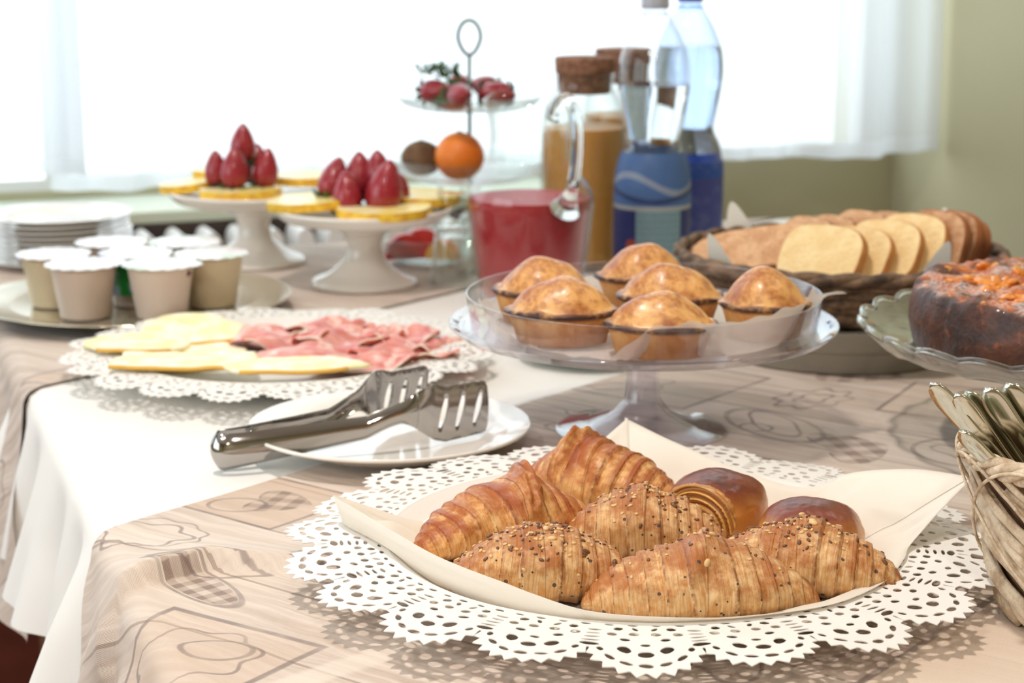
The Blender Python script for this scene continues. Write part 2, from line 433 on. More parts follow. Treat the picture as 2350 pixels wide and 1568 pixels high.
def sheer():
    m = M('sheer_voile'); nt = m.nt
    tl = nt.nodes.new('ShaderNodeBsdfTranslucent'); df = nt.nodes.new('ShaderNodeBsdfDiffuse'); tp = nt.nodes.new('ShaderNodeBsdfTransparent')
    tl.inputs[0].default_value = (.70, .73, .76, 1); df.inputs[0].default_value = (.90, .92, .95, 1)
    x, y, z = m.sep(m.uv()); th = ((x*900).sin()*(y*900).sin())*.03
    a = nt.nodes.new('ShaderNodeMixShader'); a.inputs[0].default_value = .35; nt.links.new(tl.outputs[0], a.inputs[1]); nt.links.new(df.outputs[0], a.inputs[2])
    b = nt.nodes.new('ShaderNodeMixShader'); nt.links.new((th + y.lt(.022)*-.1 + .20).k, b.inputs[0])
    nt.links.new(a.outputs[0], b.inputs[1]); nt.links.new(tp.outputs[0], b.inputs[2]); nt.links.new(b.outputs[0], m.out.inputs['Surface']); return m.m
sheerm = sheer()
def curtain(t0, t1, s0, zb, label, ph):
    nt_, nz_ = int((t1-t0)/.012), 24; v = []; uvs = []
    for i in range(nt_+1):
        t = t0 + (t1-t0)*i/nt_
        for j in range(nz_+1):
            k = j/nz_; z = zb + (2.47-zb)*k + (1-k)*.004*sin(t*11+ph)
            d = .020*sin(t*38 + 2.2*sin(t*5+ph) + ph) + .012*sin(t*77+ph*2)
            v.append(W(t, s0 + d*(1-.3*k) + .01*sin(k*3+t*4), z)); uvs.append((t, z-zb))
    o = obj('sheer_curtain', v, grid_faces(nt_+1, nz_+1), sheerm)
    uvl = o.data.uv_layers.new(name='flat')
    for l in o.data.loops: uvl.data[l.index].uv = uvs[l.vertex_index]
    return tag(o, label, 'curtain', 'sheer curtains at the window')
curtain(-1.9, .195, 1.47, .777, 'white sheer curtain covering the left end of the window', .5)
curtain(.155, RT-.008, 1.50, .757, 'white sheer curtain reaching right to the room corner', 2.0)
# radiator below the window with its dark shelf
sh = thing('radiator_shelf', 'pale sage shelf with a dark front edge above the white radiator', 'shelf', W(-.2, 1.54, .707), A)
for (nm, q, mt_) in (('board', (-1.6, 1.25, -.062, .119, .001, .017), simple('pale_sage_paint', (196, 202, 182), .6)), ('front_edge', (-1.6, 1.25, -.066, -.054, -.022, .001), darkwood)):
    v = [(t, s, z) for z in q[4:6] for s in q[2:4] for t in q[0:2]]
    bevel(obj(nm, v, [(0, 2, 3, 1), (4, 5, 7, 6), (0, 1, 5, 4), (1, 3, 7, 5), (3, 2, 6, 7), (2, 0, 4, 6)], mt_, sh, False), .0015)
rd = thing('radiator', 'white column radiator standing before the shelf below the window', 'radiator', W(.6, 1.432, 0), A)
fn = None
for i in range(17):
    t = -.436 + i*.042
    if fn is None:
        prof = []; v, f = [], []
        n = 14; out = []
        for k in range(n+1): a = PI*k/n; out.append((.012*cos(a)*1.0, .60+.02*sin(a)))
        pts = [(.012, .10)] + out + [(-.012, .10)]
        for s in (-.035, .035):
            for (px, pz) in pts: v.append((px, s, pz))
        m_ = len(pts); f = [tuple(range(m_)), tuple(range(m_, 2*m_))[::-1]] + [(k, (k+1) % m_, (k+1) % m_ + m_, k + m_) for k in range(m_)]
        # raise top to the shelf
        v = [(a, b, c + .084 if c > .5 else c) for a, b, c in v]
        fn = obj('fin', v, f, radm, rd, True, (t+.1, 0, 0)); auto(fn)
    else:
        c = fn.copy(); C.objects.link(c); c.location = (t+.1, 0, 0)
for z in (.14, .62): tube('pipe', [(-.35, 0, z), (.35, 0, z)], .014, radm, rd, 10)
for k in (-.28, .28): tube('foot', [(k, 0, 0), (k, 0, .13)], .014, radm, rd, 8)
# lamp fittings on the ceiling
for i, (x, y, p) in enumerate(LAMPS):
    t = thing('ceiling_spot', 'round recessed ceiling spotlight with white trim ' + ('above the side plate with the tongs', 'behind the camera to the left', 'behind the camera to the right', 'above the right corner of the room', 'farthest behind the camera')[i], 'lamp', (x, y, 2.6), 0, 'recessed spotlights in the ceiling')
    lathe('trim_ring', [(.062, 0), (.075, 0), (.075, -.008), (.062, -.008)], white_paint, t, 32, closed=True)

# ------------------------------------------------------------------ table and cloths
TT1, TS0, TS1 = 1.02, -.62, .985
tb = thing('buffet_table', 'long wooden buffet table hidden under the tablecloths', 'table', W(.5, .2, 0), A)
def tloc(t0, t1, s0, s1, z0, z1):
    v = [(t-.5, s-.2, z) for z in (z0, z1) for s in (s0, s1) for t in (t0, t1)]
    return v, [(0, 2, 3, 1), (4, 5, 7, 6), (0, 1, 5, 4), (1, 3, 7, 5), (3, 2, 6, 7), (2, 0, 4, 6)]
bevel(MB().add(*tloc(.006, TT1, TS0, TS1-.006, .718, .7475)).build('tabletop', tablewood, tb, False), .004)
bevel(MB().add(*tloc(.06, TT1-.05, TS0+.05, TS1-.06, .64, .718)).build('apron', tablewood, tb, False), .002)
for (t, s) in ((.08, -.54), (.94, -.54), (.08, .88), (.94, .88)):
    bevel(MB().add(*tloc(t-.03, t+.03, s-.03, s+.03, 0, .64)).build('leg', tablewood, tb, False), .003)

RR = .012
def hang(l):
    """profile over an edge: arc length l past the flat -> (outward, drop)"""
    if l <= 0: return -l, 0., 0.
    a = min(l/RR, PI/2)
    o = -RR*sin(a); d = RR*(1-cos(a)); rest = max(0, l - RR*PI/2)
    return o, d + rest, a
def surf(t, s, off, flare, ridge=None):
    # left edge at t=0, far edge at s=TS1
    lt = RR - t; x, dz, a = hang(lt) if lt > 0 else (-lt, 0., 0.)
    tt = RR + x if lt > 0 else t
    rest = max(0., dz - RR)
    ls = s - (TS1 - RR); dz2 = 0.; ss = s; a2 = 0
    if ls > 0: x2, dz2, a2 = hang(ls); ss = TS1 - RR - x2
    out = off*sin(a) + flare(s, rest)
    z = TZ + off*cos(a) - dz - dz2
    if rest == 0:
        z += .0006*nz(t, s, 0, 14)*(1 if lt < 0 else .5)
        if ridge: z += ridge(t, s)
    elif ridge: out += ridge(t, s)*.8
    return W(tt - out, ss + off*sin(a2), z)
def cloth(name, region, bounds, off, step, mat, flare, ridge=None, lift=0.):
    (t0, t1, s0, s1) = bounds; bm = bmesh.new(); nt_ = int((t1-t0)/step); ns_ = int((s1-s0)/step)
    vs_ = [[bm.verts.new((t0 + (t1-t0)*i/nt_, s0 + (s1-s0)*j/ns_, 0)) for j in range(ns_+1)] for i in range(nt_+1)]
    for i in range(nt_):
        for j in range(ns_): bm.faces.new((vs_[i][j], vs_[i+1][j], vs_[i+1][j+1], vs_[i][j+1]))
    for (p, n) in region:   # convex clips
        bmesh.ops.bisect_plane(bm, geom=bm.verts[:]+bm.edges[:]+bm.faces[:], plane_co=(p[0], p[1], 0), plane_no=(n[0], n[1], 0), clear_outer=True)
    me = bpy.data.meshes.new(name); bm.to_mesh(me); bm.free()
    uvs = [(v.co.x, v.co.y) for v in me.vertices]
    for v in me.vertices: v.co = surf(v.co.x, v.co.y, off, flare, ridge)
    o = mobj(name, me, mat); uvl = me.uv_layers.new(name='flat')
    for l in me.loops: uvl.data[l.index].uv = uvs[l.vertex_index]
    return o
def flareC(s, d):
    return d*(.10 + .22*(.5+.5*sin(s*31+1.0)) + .10*sin(s*77)) + .006*min(1, d*20)*sin(s*60+.5)
creamo = cloth('cream_tablecloth', [], (-.115, 1.02, TS0, TS1+.10), .0006, .009, creamm, flareC)
tag(creamo, 'plain cream linen tablecloth lying bare between the two printed cloths', 'tablecloth')
def flareA(s, d):
    return .0018 + d*(.16 + .20*(.5+.5*sin(s*42+2.6))) + .010*min(1, d*14)*sin(s*68+1.2) + .006*min(1, d*10)
def seg_d(t, s, a, b):
    ax, ay = a; bx, by = b; dx, dy = bx-ax, by-ay; k = max(0, min(1, ((t-ax)*dx + (s-ay)*dy)/(dx*dx+dy*dy)))
    return math.hypot(t-ax-k*dx, s-ay-k*dy), k
RID = [((-.02, -.115), (.05, -.092)), ((.05, -.092), (.16, -.135))]
def ridgeA(t, s):
    h = 0
    for i, (a, b) in enumerate(RID):
        d, k = seg_d(t, s, a, b); amp = .012 if i == 0 else .012*(1-k)
        far = ((b[0]-a[0])*(s-a[1]) - (b[1]-a[1])*(t-a[0])) > 0
        h = max(h, amp*(math.exp(-(d/.030)**1.5) if far else math.exp(-(d/.0035)**2)))
    d, k = seg_d(t, s, (-.02, -.20), (.07, -.23)); h += .004*(1-k)*math.exp(-(d/.012)**2)
    return h
# boundary of cloth A: s < -.004+.70*(t)  ; hanging left limit s < -.03
def clothA():
    bm_reg = [((0, -.004), (-.70, 1.0)), ((.53, .312), (-.60, 1.0))]
    o = cloth('printed_tablecloth', bm_reg, (-.27, 1.02, TS0, .62), .0032, .0042, printm, flareA, ridgeA); return o
def warp_reg(o): return o
_o = clothA(); tag(_o, 'beige wood print tablecloth nearest the camera, under the croissant plate', 'tablecloth', None)
def flareB(s, d): return .0015 + d*(.10 + .18*(.5+.5*sin(s*36+.3))) + .006*min(1, d*18)*sin(s*58+2)
_b = cloth('printed_tablecloth', [((0, .372), (.63, -1.0))], (-.16, 1.02, .20, TS1+.12), .0028, .0075, printm, flareB)
tag(_b, 'beige wood print tablecloth at the far end, under the yogurt tray', 'tablecloth', None)
ZT = TZ + .0038   # resting height on the printed cloths
ZC = TZ + .0016   # on the cream cloth

# ------------------------------------------------------------------ plates
def plate_prof(R, h, foot=.55, th=.0035, well=.62, lift=0.):
    return round_poly([(0, .004+lift), (R*well, .004+lift), (R*.80, h*.62), (R, h), (R+.0008, h-th*.6), (R-.002, h-th), (R*.78, h*.62-th), (R*foot+.003, .0015), (R*foot, 0), (R*foot-.004, 0), (R*foot-.006, .0015), (0, .0015)], .004, 3)
def plate(label, x, y, z, R, h, mat=None, group=None, name='plate', **k):
    o = lathe(name, plate_prof(R, h, **k), mat or porcelain, None, 96, (x, y, z)); return tag(o, label, 'plate', group)

# ------------------------------------------------------------------ doilies
def ell(cx, cy, a, b, rot, n=12, sq=0.):
    out = []
    for i in range(n):
        th = -2*PI*i/n; k = 1 + sq*cos(2*th) + .07*random.uniform(-1, 1)
        x, y = a*cos(th)*k, b*sin(th)*k; out.append((cx + x*cos(rot) - y*sin(rot), cy + x*sin(rot) + y*cos(rot)))
    return out
def doily_mesh(R0=.139, lobes=20, rot0=0.):
    loops = []; pitch = 2*PI/lobes; mm = .001
    outer = []
    LC, LR = .1665, .0275
    for L in range(lobes):
        c = rot0 + L*pitch; cx, cy = LC*cos(c), LC*sin(c)
        n = 84
        for i in range(n):
            a = -1 + 2*(i+.5)/n; th = a*rad(100)
            tooth = (((a+1)*6.0) % 1.0); tr = LR + .0046*(1 - abs(2*tooth-1))**1.0 - .0018
            px, py = cx + tr*cos(c+th), cy + tr*sin(c+th)
            ang = math.atan2(py, px) - c; ang = (ang + PI) % (2*PI) - PI
            if abs(ang) <= pitch/2: outer.append((px, py))
    loops.append(outer)
    def H(R, lat, a, b, rot=0., n=12, sq=0.):     # mm; a radial half, b tangential half
        x, y = R*mm, lat*mm; x0, y0 = x*cos(c) - y*sin(c), x*sin(c) + y*cos(c)
        j = random.uniform(-.12, .12)
        loops.append(ell(x0, y0, a*mm*1.08, b*mm*.98, c + rot + j, n, sq))
    for L in range(lobes):
        c = rot0 + L*pitch
        for k in (-73, -49, -24.5, 0, 24.5, 49, 73):                      # ring of holes along the scallop
            th = rad(k); H(164.5 + 22.2*cos(th), 22.2*sin(th), 1.5 if k else 1.9, 3.6 if abs(k) < 60 else 2.4, th)
        for k in (-50, 0, 50):
            th = rad(k); H(163.5 + 13.0*cos(th), 13.0*sin(th), 2.7, 4.1, th)
        H(167.5, 0, 1.5, 2.6); H(161, -9.5, 1.8, 2.8, -.4); H(161, 9.5, 1.8, 2.8, .4)
        for lat in (-15.5, -5.2, 5.2, 15.5): H(154.5 - abs(lat)*.03, lat, 2.0, 2.7, lat*.02)
        H(148.0, -4.6, 2.3, 1.3, .5, 9); H(148.0, 4.6, 2.3, 1.3, -.5, 9); H(147.5, -12.5, 1.9, 2.9, .3, 8, .15); H(147.5, 12.5, 1.9, 2.9, -.3, 8, .15)
        c = rot0 + (L+.5)*pitch
        H(167.3, 0, 2.2, 4.4, 0, 10, -.12); H(163.2, 0, .95, 4.6); H(159.0, 0, .9, 4.3); H(154.8, 0, .9, 3.8); H(150.3, 0, 1.1, 3.6)
        for q in range(4):
            c = rot0 + (L + q/4 + .125)*pitch; H(143.2, 0, 1.0 + .2*(q % 2), 2.4 + .4*(q % 2))
    inner = [(R0*cos(-2*PI*i/160), R0*sin(-2*PI*i/160)) for i in range(160)]
    loops.append(inner)
    me = filled(loops, .00050)
    return me, R0
dm, DR0 = doily_mesh()
def make_doily(x, y, zring, zwell, scale, rz, label, droop=.0030):
    me = dm.copy(); v = [tuple(q.co) for q in me.vertices]; f = [tuple(p.vertices) for p in me.polygons]
    s = scale; mb = MB()
    vv = []
    for (a, b, c) in v:
        r = math.hypot(a, b); th = math.atan2(b, a)
        z = c - droop*max(0, (r-.165)/.03)**1.3*(.8+.5*sin(th*10+1)) + .0009*sin(th*7+1)*max(0, (r-.145)/.05)
        vv.append((a*s, b*s, zring + z))
    mb.add(vv, f)
    rw = DR0 - .020; prof = [(0, zwell), (rw*.6, zwell), (rw*s, zwell), ((rw+.004)*s, zwell + .0012), ((DR0-.004)*s, zring-.0014), ((DR0-.0012)*s, zring-.0003), (DR0*s, zring+.0004)]
    mb.add(*lathe_data(prof, 160, cap=False))
    o = mb.build('doily', doilym, None, True, (x, y, 0)); o.rotation_euler.z = rz; auto(o, 50)
    bpy.data.meshes.remove(me)
    return tag(o, label, 'doily')
CXc, CYc = .070, 1.0085
DZ, DW = .7735, .7622
plate('large cream plate under the white doily that carries the croissants', CXc, CYc, ZT, .150, DZ-.0012-ZT, porcelain2, well=.70, th=.003)
make_doily(CXc, CYc, DZ, DW, 1.0, rad(-119.7+9-18), 'white cut paper doily with scalloped edge under the croissants')

# ------------------------------------------------------------------ napkin under the croissants
def doily_z(x, y):
    r = math.hypot(x-CXc, y-CYc); a, b = .119, .138
    k = max(0, min(1, (r-a)/(b-a))); return DW + (DZ-DW)*k
NP = [(.0705, 1.1705, .7955), (.073, 1.1735, .7965), (.0755, 1.1705, .7955), (.12, 1.118, .786), (.168, 1.080, .779), (.197, 1.068, .791), (.225, 1.050, .799), (.252, 1.0235, .8025), (.2545, 1.0215, .803), (.2530, 1.0185, .8015), (.234, 1.000, .791), (.213, .978, .778),
      (.2055, .958, .7765), (.190, .925, .7765), (.170, .901, .776), (.1475, .884, .7765), (.110, .871, .777), (.068, .866, .7785), (.035, .872, .7795), (.0120, .884, .7830), (-.012, .899, .7870), (-.034, .920, .7890), (-.056, .950, .7905), (-.078, .988, .7905),
      (-.099, 1.028, .790), (-.060, 1.030, .776), (-.025, 1.045, .767), (.010, 1.085, .768), (.042, 1.135, .781)]
def cr(P, n):
    out = []; m = len(P)
    for i in range(m):
        p0, p1, p2, p3 = [Vector(P[(i+k) % m]) for k in (-1, 0, 1, 2)]
        for j in range(n):
            t = j/n; q = .5*((2*p1) + (p2-p0)*t + (2*p0-5*p1+4*p2-p3)*t*t + (3*p1-p0-3*p2+p3)*t**3); out.append(q)
    return out
def napkin():
    ed = cr(NP, 8); n = len(ed); v = []; rings = 34
    c = Vector((CXc, CYc, 0))
    for i in range(rings):
        rho = (i+1)/rings
        for j, e in enumerate(ed):
            p = c + (Vector((e.x, e.y, 0)) - c)*rho; D = (Vector((e.x, e.y, 0)) - c).length*(1-rho)
            z0 = doily_z(p.x, p.y) + .0012 + .0005*nz(p.x, p.y, 0, 60)
            zr = e.z - D*(.75 if e.z > .786 else 1.1)
            if e.x < .035 and e.y < 1.03: zr = e.z - D*3.2
            if e.z > .795: zr = e.z - D*.62
            k = 400; z = max(z0, zr); dd = abs(z0-zr)
            if dd < .002: z += (.002-dd)**2/.008
            z = max(z, z0)
            z += .0008*nz(p.x, p.y, 3, 35)*max(0, min(1, (z-z0)/.004))
            v.append((p.x, p.y, z))
    f = grid_faces(rings, n, close_v=True); v.append((CXc, CYc, DW+.001)); k = len(v)-1
    f += [(k, j, (j+1) % n) for j in range(n)]
    o = obj('paper_napkin', v, f, napm); m = o.modifiers.new('s', 'SOLIDIFY'); m.thickness = .00035; m.offset = 1
    return tag(o, 'cream paper napkin with raised corners lying under the croissants', 'napkin')
napkin()

# ------------------------------------------------------------------ croissants
def crust_mat(name, pale, gold, dark, deep, gloss, seeds, stripes):
    m = M(name); f = m.attr('bandf'); top = m.attr('top'); wv = m.attr('wrap')
    n1 = m.noise(m.obj(), 55, 5, .6); n2 = m.noise(m.obj(), 260, 4, .6)
    x, y, z = m.sep(m.obj())
    st = m.noise(m.comb(wv*stripes, top*1.3, 0.), 1, 4, .6, .2)
    c = m.mix((st*.55 + n2*.25 + n1*.2).ss(.38, .62), srgb(pale), srgb(gold))
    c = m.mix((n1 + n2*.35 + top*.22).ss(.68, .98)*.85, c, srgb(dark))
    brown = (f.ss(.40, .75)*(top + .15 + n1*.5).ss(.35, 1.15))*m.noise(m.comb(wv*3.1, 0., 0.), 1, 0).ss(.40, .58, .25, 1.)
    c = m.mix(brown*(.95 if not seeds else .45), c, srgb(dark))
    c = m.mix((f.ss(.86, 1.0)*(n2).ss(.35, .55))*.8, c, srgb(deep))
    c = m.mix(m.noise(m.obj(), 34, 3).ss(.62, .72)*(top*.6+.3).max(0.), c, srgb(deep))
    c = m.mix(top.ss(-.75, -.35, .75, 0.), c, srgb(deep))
    if seeds:
        sp = m.voro(m.obj(), 145).lt(.16)*m.noise(m.obj(), 90, 1).gt(.50)
        c = m.mix(sp*.9, c, srgb(62, 58, 62))
    m.color(c); m.set(rough=(f*.25*-1 + n2*.2 + (.42 if gloss else .52)), sub=.08, coat=.12 if gloss else .04, coatr=.3)
    m.b.inputs['Specular IOR Level'].default_value = .38
    h = st*1.1 + n2*.7 + n1*.6
    m.bump(h, .75, .0011); return m.m
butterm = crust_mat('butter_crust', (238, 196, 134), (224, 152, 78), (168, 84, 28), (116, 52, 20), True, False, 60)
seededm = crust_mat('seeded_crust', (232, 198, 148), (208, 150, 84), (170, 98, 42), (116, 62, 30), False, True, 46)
seedbr = simple('brown_seed', (112, 70, 40), .35); seedpl = simple('sesame_seed', (222, 184, 128), .45); seeddk = simple('dark_seed', (52, 40, 38), .4)
EDG = [.19, .37, .52, .66, .78, .87, .94, 1.02]
def croissant(name, label, x, y, L, R, H, yaw, bend, seed, mat, seeds=0, peak=0., tipr=(1, 1), zb=DW+.0022, group=None, tilt=0., slant=.10, pku=0.):
    t = thing(name, label, 'croissant', (x, y, zb), rad(yaw), group)
    N, Mn = 250, 92; v = []; bf = []; tp = []; wr = []
    off = seed*13.7; pts_top = []
    ph = seed*1.7
    for i in range(N+1):
        u0 = -1 + 2*i/N
        for j in range(Mn):
            th = 2*PI*j/Mn; s_, c_ = sin(th), cos(th)
            u = u0
            side = 1 if u > 0 else -1
            w = abs(u + .03*sin(ph)) + slant*(.5*c_ + .35*s_)*.55*(1-abs(u)**2)*side*(1 if seed % 2 else -1) + .018*noise.noise(Vector((u*3, th*1.0, off)))
            w = max(0., w); k = 0
            while EDG[k] < w and k < len(EDG)-1: k += 1
            lo = EDG[k-1] if k else -EDG[0]; f = (w-lo)/(EDG[k]-lo)
            f = max(0, min(1, f))
            au = abs(u); tr = tipr[0] if u < 0 else tipr[1]
            env = (max(0, 1 - au**1.75))**.80*(.93) + .13*tr*(max(0, 1-au**10))**.5
            # blunt rounded tips
            wm = (lo+EDG[k])*.5 if k else 0
            envb = (max(0, 1 - min(1, wm)**1.75))**.80*.93 + .11*tr
            env = env*.72 + min(env*1.25, envb)*.28
            r = env*(1 + .03 - .065*(1-f)**1.6 - .07*math.exp(-((1-f)/.03)**2)*0) + .004*sin(w*150 + 3*noise.noise(Vector((u*2, th, off))))*env*(1-f)
            r += .10*noise.noise(Vector((u*3.2, c_*1.2 + off, s_*1.2)))*env + .025*noise.noise(Vector((u*12, c_*4 + off, s_*4)))*env
            if peak:
                g = math.exp(-((u-pku-.12*c_)/.13)**2)*max(0, s_)**1.5; r += peak*g*(.8+.5*noise.noise(Vector((u*14, th*3, off))))
            yy = R*r*c_; zz = r*s_*H*.56
            fl = -.40*H*min(1, env*1.15)
            if zz < fl: zz = fl + (zz-fl)*.18
            xx = u*L/2
            yy += bend*(u*u - .25)
            xx += -2*bend*u/(L/2)*R*r*c_*.5
            v.append((xx, yy, zz + .44*H*(env*.9 + .1) - (1-min(1, env))*.0*H)); bf.append(f); tp.append(s_); wr.append(w + (0 if side > 0 else 3))
    zmin = min(q[2] for q in v); v = [(a, b, c - zmin) for a, b, c in v]
    fcs = grid_faces(N+1, Mn, close_v=True); fcs.append(tuple(range(Mn))); fcs.append(tuple(range(N*Mn, (N+1)*Mn))[::-1])
    body = obj('body', v, fcs, mat, t, True, None, {'bandf': bf, 'top': tp, 'wrap': wr})
    if seeds:
        rnd = random.Random(seed); sets = {0: MB(), 1: MB(), 2: MB()}
        for q in range(seeds):
            kind = rnd.choice((0, 0, 1, 1, 2)); i = int(rnd.gauss(N/2, N*.20)); i = max(6, min(N-6, i)); j = int(rnd.gauss(Mn*.26, Mn*.08)) % Mn
            if kind == 2: j = rnd.randrange(Mn//2+8)
            p = Vector(v[i*Mn+j]); pn = (Vector(v[i*Mn+(j+1) % Mn]) - p).cross(Vector(v[(i+1)*Mn+j]) - p)
            if pn.length < 1e-9: continue
            pn.normalize()
            if pn.dot(p - Vector((p.x, 0, H*.4))) < 0: pn = -pn
            sc = rnd.uniform(.8, 1.25); a, b, c_ = ((.0014, .0008, .0005), (.0012, .0008, .0005), (.0005, .0005, .0004))[kind]
            if rnd.random() < .06 and kind < 2: sc *= 1.9
            ev, ef = ellipsoid_data(a*sc, b*sc, c_*sc, 6, 8)
            q1 = pn.to_track_quat('Z', 'Y').to_matrix() @ Matrix.Rotation(rnd.uniform(0, PI), 3, 'Z')
            sets[kind].add([p + pn*.0002 + q1 @ e for e in ev], ef)
        for k, m_ in ((0, seedbr), (1, seedpl), (2, seeddk)):
            s_o = sets[k].build('seeds', m_, body); s_o['kind'] = 'stuff'
            s_o['label'] = ('brown linseeds', 'pale sesame seeds', 'black poppy seeds')[k]
    return t
G = 'seeded croissants on the doily plate'
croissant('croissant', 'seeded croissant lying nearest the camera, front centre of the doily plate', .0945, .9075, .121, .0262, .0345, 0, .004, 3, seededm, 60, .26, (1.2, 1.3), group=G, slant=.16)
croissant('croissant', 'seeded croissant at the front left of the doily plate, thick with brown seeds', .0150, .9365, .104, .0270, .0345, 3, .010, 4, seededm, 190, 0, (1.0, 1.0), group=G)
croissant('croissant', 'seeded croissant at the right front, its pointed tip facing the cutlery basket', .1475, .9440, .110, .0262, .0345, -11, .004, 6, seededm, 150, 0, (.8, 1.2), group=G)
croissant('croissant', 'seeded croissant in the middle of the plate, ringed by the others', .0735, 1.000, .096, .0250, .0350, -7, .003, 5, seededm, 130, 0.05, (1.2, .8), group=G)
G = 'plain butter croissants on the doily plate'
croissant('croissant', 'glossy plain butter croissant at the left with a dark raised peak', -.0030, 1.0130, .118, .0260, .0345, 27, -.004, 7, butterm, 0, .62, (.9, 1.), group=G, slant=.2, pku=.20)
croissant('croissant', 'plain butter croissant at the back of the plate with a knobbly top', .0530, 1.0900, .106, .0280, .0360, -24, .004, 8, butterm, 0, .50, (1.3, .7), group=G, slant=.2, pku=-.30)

def roll_mat():
    m = M('glazed_roll_crust'); top = m.attr('top'); la = m.attr('lam'); n1 = m.noise(m.obj(), 60, 5, .6); n2 = m.noise(m.obj(), 300, 3)
    c = m.mix((top + n1*.5 - .15).ss(.25, .85), srgb(206, 138, 66), srgb(124, 54, 26))
    c = m.mix((top*.6 + n1).ss(.95, 1.2)*.8, c, srgb(78, 32, 20))
    lam = (la*95 + n1*2).sin().ss(-.6, .6); c = m.mix(la.gt(.02), c, m.mix(lam, srgb(178, 112, 48), srgb(232, 178, 98)))
    m.color(c); m.set(rough=n2*.2+.26, coat=.25, coatr=.25); m.bump(n2*.6 + n1 + lam*la.gt(.02)*1.2, .5, .0008); return m.m
rollm = roll_mat()
def roll(label, x, y, a, b, h, yaw, seed, cut=True):
    t = thing('puff_roll', label, 'pastry', (x, y, DW+.0022), rad(yaw), 'brown glazed rolls behind the croissants')
    v = []; tp = []; lm = []; nu, nv = 70, 110
    for i in range(nu+1):
        ph = PI*i/nu
        for j in range(nv):
            th = 2*PI*j/nv; q = 2.3
            n = Vector((sin(ph)*cos(th), sin(ph)*sin(th), cos(ph)))
            d = 1/((abs(n.x)**q + abs(n.y)**q + abs(n.z)**q)**(1/q)); p = n*d
            p *= 1 + .04*noise.noise(n*2 + Vector((seed, 0, 0))) + .012*noise.noise(n*9)
            l = 0.
            X, Y, Z = p.x*a, p.y*b, p.z*h*.62
            if cut:   # laminated spiral face looking out at -x
                if p.x < -.62:
                    rr = math.hypot(p.y*1.0, (p.z+.35)*.8); l = max(.03, rr)
                    X = -a*.62 - a*.16*(1-min(1, rr)) - .0016*sin(rr*42) - a*.05*abs(sin(rr*21))
            if Z < -.36*h: Z = -.36*h + (Z+.36*h)*.1
            v.append((X, Y, Z)); tp.append(p.z); lm.append(l)
    zmin = min(q[2] for q in v); v = [(a_, b_, c_-zmin) for a_, b_, c_ in v]
    obj('body', v, grid_faces(nu+1, nv, close_v=True), rollm, t, True, None, {'top': tp, 'lam': lm})
roll('dark glazed roll showing golden spiral layers behind the middle croissant', .1165, 1.043, .029, .0275, .0345, 52, 1.)
roll('smooth dark glazed roll peeping out behind the right croissant', .1635, 1.002, .0285, .025, .0300, -14, 5., False)

